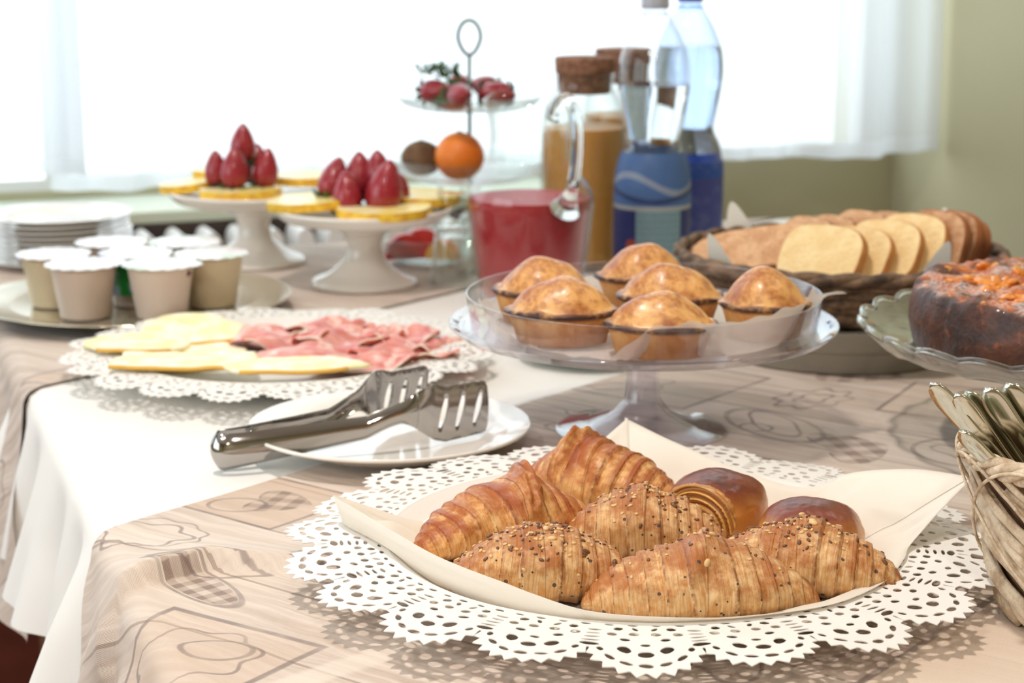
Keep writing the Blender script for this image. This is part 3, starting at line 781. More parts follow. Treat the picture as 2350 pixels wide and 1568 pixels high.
# ------------------------------------------------------------------ side plate and tongs
plate('small white side plate holding the steel serving tongs', -.083, 1.262, ZC+.001, .0955, .019, porcelain, well=.66)
def tongs():
    t = thing('serving_tongs', 'polished steel serving tongs with slotted blades lying on the side plate', 'tongs')
    # centreline in plan from the front blade tip round the bend to the back blade tip
    Fp = [(-.0165, 1.281), (-.040, 1.262), (-.063, 1.243), (-.080, 1.234), (-.110, 1.224), (-.145, 1.212), (-.172, 1.2035), (-.186, 1.2005)]
    Bp = [(-.187, 1.216), (-.172, 1.222), (-.145, 1.236), (-.122, 1.251), (-.108, 1.268), (-.092, 1.285), (-.075, 1.303), (-.060, 1.319)]
    bend = [(-.1935, 1.2025), (-.1965, 1.208), (-.1940, 1.214)]
    P = [Vector((a, b, 0)) for a, b in Fp + bend + Bp]
    # dense catmull-rom
    D = []
    for i in range(len(P)-1):
        p0, p1, p2, p3 = P[max(0, i-1)], P[i], P[i+1], P[min(len(P)-1, i+2)]
        for j in range(16):
            k = j/16; D.append(.5*((2*p1) + (p2-p0)*k + (2*p0-5*p1+4*p2-p3)*k*k + (3*p1-p0-3*p2+p3)*k**3))
    D.append(P[-1]); cum = [0]
    for i in range(1, len(D)): cum.append(cum[-1] + (D[i]-D[i-1]).length)
    Lt = cum[-1]
    def at(l):
        l = max(0, min(Lt-1e-6, l)); i = max(0, min(len(cum)-2, np.searchsorted(cum, l, 'right')-1)); k = (l-cum[i])/(cum[i+1]-cum[i]); p = D[i].lerp(D[i+1], k)
        q = (D[min(i+3, len(D)-1)] - D[max(0, i-2)]).normalized(); return p, Vector((-q.y, q.x, 0))
    BL = .060
    def ends(l):  # (z centre, half height)
        e = min(l, Lt-l); mid = Lt/2; x = e/mid
        front = l < mid
        zc0 = .7775 if front else .7800
        if e < BL*.72: hh = .0195 - .001*(1-e/(BL*.72)); 
        else:
            k = min(1, (e-BL*.72)/.030); k = k*k*(3-2*k); hh = .0195*(1-k) + .0068*k
            k2 = max(0, (e-BL-.02)/(mid-BL-.02)); hh = hh if k < 1 else .0068 + .0050*k2
        zc = zc0 + (.7655 - zc0)*max(0, min(1, (e-BL)/(mid-BL)))**1.2 + (.006*math.sin(min(1, max(0, (e-BL*.6)/.06))*PI) if True else 0)
        return zc, hh
    top, bot = [], []; n = 260
    for i in range(n+1):
        l = Lt*i/n; top.append((l, 1.)); bot.append((l, -1.))
    def rc(i): return 1
    loops = [top + bot[::-1]]
    def slot(lc, lean):
        lp = []; 
        for q in range(20):
            a = -2*PI*q/20; hx = .0026*cos(a); hy = .60*sin(a)
            hy = max(-.55, min(.55, hy*1.15)); lp.append((lc + hx + lean*hy, hy + .02))
        return lp
    for c in (.009, .024, .0385): loops.append(slot(c, -.0055)); loops.append(slot(Lt-c, .0055))
    me = filled(loops); bm = bmesh.new(); bm.from_mesh(me); bmesh.ops.remove_doubles(bm, verts=bm.verts, dist=1e-7); bmesh.ops.recalc_face_normals(bm, faces=bm.faces)
    for i in range(1, 240): bmesh.ops.bisect_plane(bm, geom=bm.verts[:]+bm.edges[:]+bm.faces[:], plane_co=(Lt*i/240, 0, 0), plane_no=(1, 0, 0))
    for h in (-.8, -.5, 0, .5, .8): bmesh.ops.bisect_plane(bm, geom=bm.verts[:]+bm.edges[:]+bm.faces[:], plane_co=(0, h, 0), plane_no=(0, 1, 0))
    def part(name, l0, l1, sol=.0011):
        b2 = bm.copy()
        bmesh.ops.delete(b2, geom=[f for f in b2.faces if not (l0 <= f.calc_center_median().x <= l1)], context='FACES')
        m2 = bpy.data.meshes.new(name)
        for v in b2.verts:
            l, h = v.co.x, v.co.y; p, nrm = at(l); zc, hh = ends(l); e = min(l, Lt-l)
            dish = 0.
            if e > BL*.8:   # arms are rolled in at their edges
                k = min(1, (e-BL*.8)/.02); dish = -.0042*k*(h*h)
            else: dish = -.0015*(h*h)
            corner = 0.
            if e < .006: hh = hh - (.006 - math.sqrt(max(0, .006**2 - (.006-e)**2)))*.8
            q = p + nrm*(dish if l < Lt*2 else 0)
            v.co = (q.x, q.y, zc + h*hh)
        b2.to_mesh(m2); b2.free(); o = mobj(name, m2, steel, t); s = o.modifiers.new('s', 'SOLIDIFY'); s.thickness = sol; s.offset = 0
        return o
    part('blade', 0, BL); part('blade', Lt-BL, Lt); part('handle', BL, Lt-BL)
    bm.free(); return t
tongs()

# ------------------------------------------------------------------ ham and cheese platter
HX, HY = -.186, 1.500
hz, hw = .7705, .7600
plate('large cream plate under the doily that carries the ham and cheese', HX, HY, ZT, .134, hz-.001-ZT, porcelain2, well=.70, th=.003)
make_doily(HX, HY, hz, hw, .885, .2, 'white cut paper doily under the ham and cheese slices', .002)
def cheese_mat():
    m = M('cheese'); n = m.noise(m.obj(), 60, 3); m.color(m.mix(n.ss(.35, .7), srgb(252, 246, 220), srgb(246, 230, 168))); m.set(rough=.45, sub=.15); m.bump(m.noise(m.obj(), 180, 3), .2, .0005); return m.m
cheesem = cheese_mat(); rindm = simple('cheese_rind', (226, 176, 70), .5)
def sheetfold(name, label, cat, x, y, z, w, d, rz, amp, freq, seed, mat, group, th=.0012, rindmat=None, tiltx=0., tilty=0., round_=True):
    nu, nv = 44, 30; v = []
    R_ = random.Random(seed)
    for i in range(nu+1):
        for j in range(nv+1):
            a, b = -1 + 2*i/nu, -1 + 2*j/nv
            if round_: X, Y = a*math.sqrt(1-b*b/2), b*math.sqrt(1-a*a/2)
            else: X, Y = a, b
            k = noise.noise(Vector((X*1.6 + seed, Y*1.6, 0)))*.12
            px, py = X*w/2*(1+k), Y*d/2*(1+k)
            zz = amp*(.5 + .5*sin(X*freq + 1.3*sin(Y*2+seed) + seed)) + amp*.8*noise.noise(Vector((X*2+seed, Y*2, 1))) + px*tiltx + py*tilty
            v.append((px, py, max(0.0, zz)))
    f = grid_faces(nu+1, nv+1)
    if rindmat is None:
        o = obj(name, v, f, mat, None, True, (x, y, z)); o.rotation_euler.z = rz; s = o.modifiers.new('s', 'SOLIDIFY'); s.thickness = th; s.offset = 1
        return tag(o, label, cat, group)
    t = thing(name, label, cat, (x, y, z), rz, group)
    o = obj('slice_body', v, f, mat, t); s = o.modifiers.new('s', 'SOLIDIFY'); s.thickness = th; s.offset = 1
    edge = [v[j] for j in range(0, nv+1)][::1] if round_ else [v[i*(nv+1)] for i in range(nu+1)]
    edge = [v[i*(nv+1)] for i in range(nu+1)]
    tube('rind', [(p[0], p[1], p[2]+th*.5) for p in edge], [th*.62]*len(edge), rindmat, t, 6)
    return t
gc = 'cheese slices at the left of the platter'
ch = [(-.262, 1.545, .000, .085, .080, .5, 'cheese slice at the back left, folded up into a point', .007, .09),
      (-.300, 1.500, .001, .080, .070, .1, 'cheese slice farthest left on the doily', .003, 0),
      (-.262, 1.490, .0032, .095, .070, -.1, 'holed cheese slice lying across the middle of the cheese pile', .004, .05),
      (-.250, 1.430, .0045, .105, .050, -.08, 'long cheese slice along the left front edge of the plate', .003, 0),
      (-.165, 1.412, .0050, .110, .046, .08, 'cheese slice with orange rind in front of the ham', .002, 0)]
for i, (x, y, dz, w, d, rz, lab, amp, ty) in enumerate(ch):
    sheetfold('cheese_slice', lab, 'cheese', x, y, hz + .0005 + dz*.6 - (.006 if i == 2 else 0), w, d, rz, amp*.7, 1.6, i*1.7+.4, cheesem, gc, .0028, rindm, 0, ty, i != 3)
def ham_mat():
    m = M('ham'); n = m.noise(m.obj(), 24, 3, .5, .6); n2 = m.noise(m.obj(), 70, 3)
    c = m.mix(n.ss(.38, .62), srgb(214, 124, 116), srgb(238, 176, 162)); c = m.mix(n2.ss(.60, .68)*.7, c, srgb(248, 218, 206)); c = m.mix(m.noise(m.obj(), 12, 1).ss(.55, .7)*.7, c, srgb(192, 92, 104))
    m.color(c); m.set(rough=.35, sub=.2); m.bump(n2, .3, .0006); return m.m
hamm = ham_mat(); fatm = simple('ham_fat', (248, 222, 196), .4, sub=.2)
gh = 'thin ham slices at the right of the platter'
hs = [(-.205, 1.555, .072, .045, .3, .013, 5, 'ham slice at the back left of the ham pile, orange in tone'), (-.155, 1.572, .080, .045, -.2, .014, 6, 'ham slice at the very back of the pile, curled'),
      (-.185, 1.520, .085, .045, .1, .014, 5, 'ham slice folded beside the cheese'), (-.120, 1.560, .060, .040, .5, .020, 6, 'dark red ham slice standing up in a point at the back'),
      (-.135, 1.520, .095, .050, -.1, .014, 6, 'ham slice rolled across the middle of the pile'), (-.090, 1.525, .065, .045, .2, .016, 5, 'deep red ham slice folded at the right of centre'),
      (-.150, 1.475, .110, .045, .05, .012, 5, 'pale ham slice with white fat lying along the front'), (-.085, 1.480, .090, .045, -.25, .013, 5, 'ham slice draped along the right front'),
      (-.115, 1.440, .085, .040, .1, .010, 4, 'ham slice with a broad peach fat edge at the front'), (-.055, 1.505, .070, .050, -.4, .013, 4, 'ham slice farthest right on the pile')]
for i, (x, y, w, d, rz, amp, fr, lab) in enumerate(hs):
    sheetfold('ham_slice', lab, 'ham', x, y, hw + .004 + (i % 3)*.0025 + (.003 if i in (4, 6) else 0), w, d*1.15, rz, amp*.62, fr*.8, i*2.3+.2, hamm, gh, .0012, fatm)

# ------------------------------------------------------------------ tray with yogurt cups
TX, TY = -.349, 1.738
ty = thing('round_tray', 'round silver tray holding seven yogurt cups', 'tray', (TX, TY, ZT-.0005))
lathe('dish', round_poly([(0, .0105), (.112, .0105), (.128, .0125), (.144, .0155), (.1445, .0142), (.128, .0108), (.112, .0088), (0, .0088)], .003, 3), traym, ty, 96)
lathe('foot', [(.080, .0088), (.076, 0), (.074, 0), (.078, .0088)], traym, ty, 64, closed=True)
cupm = M('yogurt_cup_plastic'); cupm.color(srgb(226, 206, 190)); cupm.set(rough=.35, sub=.1); cupm = cupm.m
def lidmat(i, c2):
    m = M('foil_lid_%d' % i); n = m.noise(m.obj(), 60, 2); m.color(m.mix(n.ss(.5, .6), srgb(248, 248, 250), srgb(c2))); m.set(rough=.3, metal=.2); return m.m
lids = [lidmat(0, (240, 240, 244)), lidmat(1, (206, 226, 206)), lidmat(2, (214, 220, 236))]
greenl = M('green_printed_sleeve'); _n = greenl.noise(greenl.obj(), 80, 2); greenl.color(greenl.mix(_n.ss(.56, .62), srgb(38, 148, 62), srgb(150, 170, 190))); greenl.set(rough=.35); greenl = greenl.m
yelm = M('cream_cup_plastic'); yelm.color(srgb(232, 214, 180)); yelm.set(rough=.35, sub=.1); yelm = yelm.m
redp = simple('dark_fruit_print', (112, 44, 60), .4)
def cup(label, x, y, mat, lid, sleeve=None, rz=0, tab=False):
    t = thing('yogurt_cup', label, 'cup', (x, y, ZT+.0105), rz, 'yogurt cups on the silver tray')
    cb = lathe('cup_body', round_poly([(0, .001), (.0195, 0), (.0215, .001), (.0285, .045), (.0315, .0462), (.0315, .0472), (0, .0472)], .0015, 3), mat, t, 48)
    lo = lathe('lid', [(0, .0486), (.0305, .0484), (.0335, .0478), (.0335, .0474), (0, .0474)], lid, t, 48, fr=lambda th, r, z: (r*(1 + (.16*max(0, cos(th+.6))**30 if r > .033 else 0)), z + (.0006*sin(th*16) if r > .033 else 0)))
    if sleeve is not None: lathe('sleeve', [(.0240, .012), (.0286, .042), (.0290, .042), (.0244, .012)], sleeve, cb, 48, closed=True)
    if tab:
        v, f = ellipsoid_data(.004, .0015, .003, 6, 8); obj('fruit_print', [(a+.027*cos(-.9), b+.027*sin(-.9), c+.041) for a, b, c in v], f, redp, cb)
    return t
cup('yogurt cup at the left of the back of the tray, in cream plastic', -.414, 1.708, yelm, lids[0])
cup('plain yogurt cup at the front left of the tray with a white foil lid', -.3755, 1.655, cupm, lids[0], rz=1.)
cup('plain yogurt cup at the front right of the tray with a pale green lid', -.308, 1.655, cupm, lids[1], rz=.5, tab=True)
cup('cream yogurt cup farthest right on the tray', -.272, 1.710, yelm, lids[1], rz=2., tab=True)
cup('yogurt cup at the back left with a bright white lid', -.3755, 1.774, cupm, lids[0])
cup('yogurt cup at the back right of the tray', -.307, 1.776, yelm, lids[1])
cup('yogurt cup with a green printed sleeve standing in the middle', -.341, 1.7145, cupm, lids[2], greenl)

# ------------------------------------------------------------------ stack of plates
for i in range(9):
    jx, jy = random.uniform(-.0015, .0015), random.uniform(-.0015, .0015)
    lab = 'small white plate on top of the stack at the left' if i == 8 else 'small white plate inside the stack at the left'
    if i == 0: lab = 'small white plate at the bottom of the stack at the left'
    if i == 0:
        p0 = lathe('plate', round_poly([(0, .0022), (.046, .0022), (.058, .0065), (.0765, .0098), (.0768, .0086), (.058, .0042), (.048, .0003), (.046, 0), (0, .0)], .002, 2), porcelain, None, 72, (-.478, 1.997, ZT-.0006))
        tag(p0, lab, 'plate', 'stacked plates')
    else:
        lab = 'small white plate in the stack at the left, %s' % ('second from the bottom', 'third from the bottom', 'fourth from the bottom', 'in the very middle', 'fourth from the top', 'third from the top', 'second from the top', 'topmost and empty')[i-1]
        c = link_copy(p0, (-.478+jx, 1.997+jy, ZT-.0006 + i*.0056), None, lab)

# ------------------------------------------------------------------ footed fruit stands
def fruit_stand(label, x, y):
    o = lathe('cake_stand', round_poly([(0, .0745), (.078, .0745), (.084, .0785), (.0882, .0785), (.0882, .0755), (.080, .066), (.040, .060), (.020, .052), (.0165, .040), (.020, .026), (.036, .012), (.052, .006), (.0535, .001), (.050, 0), (.046, .004), (.020, .012), (0, .014)], .005, 4), porcelain, None, 80, (x, y, ZC if 0 else ZT-.0008))
    return tag(o, label, 'cake stand', 'white porcelain cake stands')
S2 = (-.146, 1.872); S1 = (-.272, 2.000)
fruit_stand('white porcelain cake stand with pineapple, the nearer of the two', *S2)
fruit_stand('white porcelain cake stand with pineapple, the farther left one', *S1)
SZ = ZT - .0008 + .0755
def pine_mat():
    m = M('pineapple_flesh'); n = m.noise(m.obj(), 40, 4); m.color(m.mix(n.ss(.35, .7), srgb(252, 240, 190), srgb(246, 222, 120))); m.set(rough=.3, sub=.3); m.bump(m.noise(m.obj(), 150, 3), .4, .0008); return m.m
pinem = pine_mat(); pedge = simple('pineapple_edge', (244, 206, 64), .4, (226, 170, 50), 160, sub=.2)
def pineapple(label, x, y, z, R, a0, a1, rz, tx=0., ty_=0.):
    t = thing('pineapple_slice', label, 'pineapple', (x, y, z), rz, 'pineapple slices on the cake stands'); t.rotation_euler = (tx, ty_, rz)
    n = 28; full = abs(a1-a0) > 350; pts = []; h = .0085
    for i in range(n + (0 if full else 1)):
        a = rad(a0 + (a1-a0)*i/n); k = 1 + .02*sin(a*9) + .01*sin(a*23); pts.append((R*k*cos(a), R*k*sin(a)))
    if not full:
        ri = .006
        pts += [(ri*cos(rad(a1 - (a1-a0)*i/8)), ri*sin(rad(a1 - (a1-a0)*i/8))) for i in range(9)]
    m_ = len(pts); v = [(px, py, 0) for px, py in pts] + [(px, py, h) for px, py in pts]
    o = obj('flesh', v, [tuple(range(m_))[::-1], tuple(range(m_, 2*m_))], pinem, t, False)
    v2 = []; 
    for (px, py) in pts: v2 += [(px, py, 0), (px*1.012, py*1.012, h*.5), (px, py, h)]
    f2 = []
    for i in range(m_):
        j = (i+1) % m_; f2 += [(i*3, j*3, j*3+1, i*3+1), (i*3+1, j*3+1, j*3+2, i*3+2)]
    obj('edge', v2, f2, pedge, t)
pineapple('large pineapple slice overhanging the left of the nearer stand', S2[0]-.050, S2[1]-.012, SZ+.0045, .044, 0, 360, 0, 0, -.06)
pineapple('pineapple slice seen edge on at the front of the nearer stand', S2[0]+.022, S2[1]-.040, SZ+.0005, .046, 180, 395, 0, .02, 0)
pineapple('pineapple slice at the right back of the nearer stand', S2[0]+.052, S2[1]+.022, SZ+.0045, .042, 0, 360, 0, 0, .04)
pineapple('pineapple slice at the back of the nearer stand, behind the strawberries', S2[0]-.012, S2[1]+.055, SZ+.010, .036, 0, 360, 0)
pineapple('pineapple slice hanging over the far left of the farther stand', S1[0]-.066, S1[1]-.008, SZ+.003, .030, 0, 360, 0, 0, -.10)
pineapple('pineapple slice at the back left of the farther stand', S1[0]-.038, S1[1]+.045, SZ+.010, .032, 0, 360, 0)
pineapple('pineapple slice at the front of the farther stand below the strawberries', S1[0]-.008, S1[1]-.038, SZ+.0008, .042, 180, 395, 0)
pineapple('pineapple slice tilted up at the right of the farther stand', S1[0]+.052, S1[1]+.028, SZ+.006, .036, 0, 360, 0, 0, .0)
def berry_mat():
    m = M('strawberry_skin'); n = m.noise(m.obj(), 60, 3); v = m.voro(m.obj(), 330)
    c = m.mix(n, srgb(160, 34, 50), srgb(138, 26, 44)); c = m.mix(v.lt(.14), c, srgb(220, 150, 90)); m.color(c); m.set(rough=.28, sub=.12, coat=.3); m.bump(v.ss(0, .3), .5, .0006); return m.m
berrym = berry_mat(); leafm = simple('strawberry_leaf', (58, 98, 40), .6, (40, 74, 30), 60)
def berry_proto():
    t = bpy.data.objects.new('strawberry', None); C.objects.link(t)
    prof = [(0, 0), (.007, .0008), (.0115, .004), (.0136, .010), (.0137, .016), (.0124, .023), (.0096, .030), (.0062, .0360), (.0034, .0392), (.0015, .0408), (0, .0412)]
    lathe('fruit', prof, berrym, t, 28)
    mb = MB()
    for k in range(7):
        a = 2*PI*k/7; d = Vector((cos(a), sin(a), 0)); p = Vector((-sin(a), cos(a), 0))
        mb.add([d*.002 + p*.002, d*.011 + p*.0035 + Vector((0, 0, -.001)), d*.019 + Vector((0, 0, .0035)), d*.011 - p*.0035 + Vector((0, 0, -.001)), d*.002 - p*.002], [(0, 1, 2, 3, 4)])
    o = mb.build('calyx', leafm, t, False); s = o.modifiers.new('s', 'SOLIDIFY'); s.thickness = .0005
    return t
bp = berry_proto(); bused = [False]
def berry(label, x, y, z, sc, rot, group):
    o = bp if not bused[0] else link_copy(bp); bused[0] = True
    o.location = (x, y, z); o.scale = (sc,)*3; o.rotation_euler = rot; return tag(o, label, 'strawberry', group)
g1 = 'strawberries on the farther cake stand'; g2 = 'strawberries on the nearer cake stand'
zb = SZ + .0085
berry('topmost strawberry crowning the heap on the farther stand', S1[0]-.008, S1[1]-.014, zb+.024, 1.0, (.05, .05, 0), g1)
berry('strawberry standing at the left of the farther stand', S1[0]-.034, S1[1]-.020, zb, .92, (0, -.05, 1), g1)
berry('strawberry standing at the front of the farther stand', S1[0]-.014, S1[1]-.038, zb, 1.05, (.05, .0, 2), g1)
berry('strawberry standing at the right of the farther stand', S1[0]+.014, S1[1]-.024, zb, 1.0, (0, -.18, 3), g1)
berry('strawberry standing at the back of the farther stand', S1[0]+.004, S1[1]+.012, zb, 1.0, (0, 0, 4), g1)
berry('leaning strawberry at the left of the nearer stand', S2[0]-.034, S2[1]-.006, zb+.003, 1.05, (.05, .42, 1), g2)
berry('small front strawberry at the left of centre on the nearer stand', S2[0]-.012, S2[1]-.032, zb-.008, 1.02, (.0, .16, 2), g2)
berry('largest strawberry at the right front of the nearer stand', S2[0]+.018, S2[1]-.030, zb-.008, 1.30, (.0, -.22, 3), g2)
berry('strawberry at the back of the nearer stand with its tip showing', S2[0]-.004, S2[1]+.006, zb+.002, 1.12, (0, 0, 4), g2)
berry('strawberry at the far right of the nearer stand, mostly hidden', S2[0]+.034, S2[1]+.002, zb-.004, .8, (0, .3, 5), g2)
berry('highest strawberry behind the large one on the nearer stand', S2[0]+.016, S2[1]-.000, zb+.006, 1.08, (0, -.05, .5), g2)

# ------------------------------------------------------------------ jug, glasses, carafes, bottles
def shell(prof_out, th, zin, closed_top=False):
    """outer profile bottom-up -> closed wall with an inner cavity starting at zin"""
    inn = [(max(r-th, 0), z) for r, z in prof_out if z > zin]; r0 = inn[0][0]
    return [(0, 0)] + prof_out + [(inn[-1][0]+th*.5, inn[-1][1]+th*.3)] + inn[::-1] + [(r0, zin+.0006), (r0*.9, zin), (0, zin)]
def spl(P, n=6):
    out = []; P = [Vector((a, b, 0)) for a, b in P]
    for i in range(len(P)-1):
        p0, p1, p2, p3 = P[max(0, i-1)], P[i], P[i+1], P[min(len(P)-1, i+2)]
        for j in range(n):
            k = j/n; q = .5*((2*p1) + (p2-p0)*k + (2*p0-5*p1+4*p2-p3)*k*k + (3*p1-p0-3*p2+p3)*k**3); out.append((max(q.x, 0), q.y))
    out.append((P[-1].x, P[-1].y)); return out
redj = M('red_juice'); redj.color(redj.mix(redj.noise(redj.obj(), 30, 3), srgb(178, 46, 54), srgb(162, 40, 50))); redj.set(rough=.4, sub=.5, spec=.3); redj = redj.m
orj = M('orange_juice'); orj.color(orj.mix(orj.noise(orj.obj(), 20, 3), srgb(216, 160, 84), srgb(200, 142, 70))); orj.set(rough=.4, sub=.4, spec=.3); orj = orj.m
def jug():
    t = thing('glass_jug', 'glass jug half filled with red juice, handle at the right', 'jug', (.017, 1.775, ZC+.0005), rad(-60))
    P = spl([(.044, .0005), (.048, .010), (.053, .040), (.0575, .075), (.0595, .097), (.057, .110), (.048, .124), (.041, .138), (.0385, .152), (.0395, .172), (.043, .188), (.0445, .192)])
    def lip(th, r, z):
        k = max(0, (z-.165)/.027)*math.exp(-((((th-PI*.0 + PI) % (2*PI)) - PI - PI)**2)/.25) if False else 0
        d = ((th - PI + PI) % (2*PI)) - PI
        d = (th - PI)
        k = max(0, (z-.150)/.042)**2*math.exp(-(d/.45)**2); return r*(1+.28*k), z + .004*k
    lathe('glass_body', shell(P, .0028, .009), jugg, t, 80, fr=lip)
    j = [(0, .0092), (.042, .0092)] + [(r-.0031, z) for r, z in P if .012 < z < .103]; zt = j[-1][1]; j += [(0, zt)]
    lathe('juice', j, redj, t, 72)
    hp = spl([(.040, .178), (.052, .194), (.066, .197), (.078, .186), (.082, .165), (.080, .140), (.074, .118), (.066, .104), (.0615, .098)], 7)
    tube('handle', [(a, 0, b) for a, b in hp], [.0062]*10 + [.0058]*(len(hp)-22) + [.0075 + .0006*i for i in range(12)], solidg, t, 14)
    return t
jug()
def tumbler(label, x, y, z, R, h, flip=True):
    P = [(R*.78, .0005), (R*.80, h*.12), (R*.86, h*.35), (R, h*.9), (R*1.0, h)]
    prof = round_poly(shell(P, .0022, .010), .001, 2)
    if flip: prof = [(r, h-z_) for r, z_ in prof]
    def facet(th, r, zz): return r*(1 + (.035*abs(cos(th*4.5)) if r > R*.6 and h*.2 < zz < h*.8 else 0)), zz
    return tag(lathe('drinking_glass', prof, clearg, None, 72, (x, y, z), fr=facet), label, 'glass', 'upturned drinking glasses beside the jug')
tumbler('upturned drinking glass at the bottom of the pair left of the jug', -.0575, 1.872, ZC+.0005, .0245, .058)
tumbler('upturned drinking glass stacked on top of another left of the jug', -.0575, 1.872, ZC+.0590, .0200, .044)
tumbler('upturned drinking glass standing behind the stacked pair', -.034, 1.930, ZC+.0005, .0235, .060)
def carafe(label, x, y, rz=0):
    t = thing('glass_carafe', label, 'carafe', (x, y, ZT-.001), rz, 'cork stoppered juice carafes')
    P = spl([(.043, .0005), (.0455, .010), (.0455, .080), (.0455, .135), (.0430, .158), (.0360, .176), (.0310, .186), (.0305, .196), (.0315, .200)])
    lathe('glass_body', shell(P, .0025, .008), jugg, t, 72)
    j = [(0, .0083), (.040, .0083)] + [(r-.0029, z) for r, z in P if .010 < z < .148]; j += [(0, j[-1][1])]; lathe('juice', j, orj, t, 64)
    lathe('cork_stopper', round_poly([(0, .180), (.0268, .180), (.0278, .2005), (.0300, .2008), (.0310, .2170), (0, .2185)], .0015, 2), corkm, t, 48)
carafe('nearer cork stoppered carafe of orange juice behind the red juice jug', .0745, 1.985)
carafe('farther cork stoppered carafe of orange juice behind the water bottles', .122, 2.122, 1.)
watm = glass('bottle_water', (.93, .96, .985, 1), 1.33)
pet = thin_glass('clear_pet', (.97, .98, .99, 1), .04, .04, power=2.6, edge=.7)
petb = thin_glass('blue_pet', (.84, .90, 1., 1), .04, .04, (.9, .95, 1, 1), 2.6, .7)
watb = glass('bottle_water_blue', (.80, .88, .99, 1), 1.33)
def label_mat(name, kind):
    m = M(name); x, y, z = m.sep(m.obj()); th = y.atan2(x)
    n = m.noise(m.comb(x*0, z*1.0, 0.), 260, 2)
    if kind == 0:
        panel = (th + 1.45).abs().lt(.62)*z.lt(.084)
        c = m.mix((z.lt(.084)), srgb(104, 142, 206), srgb(62, 70, 136))
        wave = (z - .112 - (th*2.2 + .4).sin()*.010).abs().lt(.0035); c = m.mix(wave*.7, c, srgb(206, 216, 232))
        wave2 = (z - .100 - (th*1.6 + 1.).sin()*.007).abs().lt(.003); c = m.mix(wave2*.7, c, srgb(60, 62, 110))
        tx = ((z*900).sin().gt(.1))*(m.noise(m.comb(th*30, z*400), 1, 1).gt(.5))
        c = m.mix(panel, c, m.mix(tx*.35, srgb(160, 196, 208), srgb(90, 130, 160)))
        c = m.mix(((z-.0855).abs().lt(.0022)), c, srgb(212, 216, 214))
        star = (((th+2.2)*.038).pow(2) + (z-.045).pow(2)).sqrt().lt(.006); c = m.mix(star, c, srgb(200, 90, 70))
    else:
        c = m.mix(z.lt(.10), srgb(70, 110, 210), srgb(92, 104, 186)); c = m.mix(m.noise(m.obj(), 50, 2).ss(.5, .7)*.5, c, srgb(140, 150, 210))
    m.color(c); m.set(rough=.35)
    tl = m.nt.nodes.new('ShaderNodeBsdfTranslucent'); mx = m.nt.nodes.new('ShaderNodeMixShader'); mx.inputs[0].default_value = .5
    m.nt.links.new(c, tl.inputs[0]); m.nt.links.new(m.b.outputs[0], mx.inputs[1]); m.nt.links.new(tl.outputs[0], mx.inputs[2]); m.nt.links.new(mx.outputs[0], m.out.inputs['Surface'])
    return m.m
capg = simple('grey_cap_plastic', (176, 180, 194), .4); capb = simple('blue_cap_plastic', (36, 62, 160), .4)
BPROF = spl([(.036, .001), (.0415, .006), (.0425, .020), (.0425, .085), (.0420, .112), (.0380, .135), (.0310, .150), (.0300, .158), (.0340, .178), (.0385, .205), (.0400, .222), (.0380, .245), (.0300, .268), (.0200, .286), (.0135, .297), (.0128, .303)], 5)
def bottle(label, x, y, lev, mw, mp, ml, mc, ztop_label, rz=0, sc=.93):
    t = thing('water_bottle', label, 'bottle', (x, y, ZT-.001), rz, 'large plastic water bottles'); t.scale = (sc, sc, sc)
    wp = [(0, .0015)] + [(r-.0006, z) for r, z in BPROF if z <= lev]; wp += [(0, wp[-1][1])]
    lathe('water', wp, mw, t, 72)
    bo = lathe('bottle_body', [(0, .0)] + BPROF, mp, t, 72, cap=False)
    lab = [(r+.0004, z) for r, z in BPROF if .012 < z < ztop_label]; lathe('label', lab, ml, bo, 72, cap=False)
    lathe('cap', round_poly([(0, .300), (.0150, .300), (.0155, .303), (.0150, .318), (0, .3185)], .001, 2), mc, t, 40, fr=lambda th, r, z: (r*(1+.02*cos(th*30)) if r > .014 else r, z))
    lathe('neck_ring', [(.0130, .292), (.0165, .293), (.0165, .2955), (.0130, .2965)], mp, t, 40, closed=True)
bottle('clear plastic water bottle with a grey cap, in front of the other', .140, 1.902, .219, watm, pet, label_mat('water_label', 0), capg, .147, 0, .897)
bottle('bluish plastic water bottle with a dark blue cap, behind the clear one', .186, 2.030, .252, watb, petb, label_mat('blue_label', 1), capb, .120, 1., .903)
# pale saucer behind the acrylic stand
tag(lathe('saucer', plate_prof(.056, .014), simple('grey_green_glaze', (176, 182, 170), .2), None, 64, (.060, 1.545, ZC+.0005)), 'small grey green saucer behind the foot of the acrylic stand', 'saucer')

# ------------------------------------------------------------------ two tier stand, fruit
t2 = thing('tiered_stand', 'two tier glass serving stand with a looped wire handle', 'tiered stand', (-.046, 2.085, ZT-.001))
lathe('lower_dish', round_poly([(.0, .080), (.055, .080), (.078, .088), (.088, .102), (.0895, .102), (.080, .0865), (.056, .0775), (0, .0775)], .004, 3), clearg, t2, 72)
lathe('foot', round_poly([(0, .0775), (.012, .076), (.008, .040), (.034, .004), (.036, 0), (0, 0)], .004, 3), clearg, t2, 48)
lathe('upper_dish', round_poly([(.0, .157), (.055, .157), (.070, .161), (.081, .170), (.082, .170), (.072, .1595), (.056, .1545), (0, .1545)], .003, 3), clearg, t2, 72)
tube('rod', [(0, 0, .080), (0, 0, .212)], .0023, wirem, t2, 10)
tube('loop_handle', [(.0123*sin(2*PI*i/40)*(1 - .25*(cos(2*PI*i/40) > 0)*cos(2*PI*i/40)), 0, .231 - .0185*cos(2*PI*i/40)) for i in range(40)], .0021, wirem, t2, 8, closed=True, up=Vector((0, 1, 0)))
orange_m = simple('orange_peel', (240, 136, 40), .45, (232, 120, 34), 30, bump=.4, bscale=900)
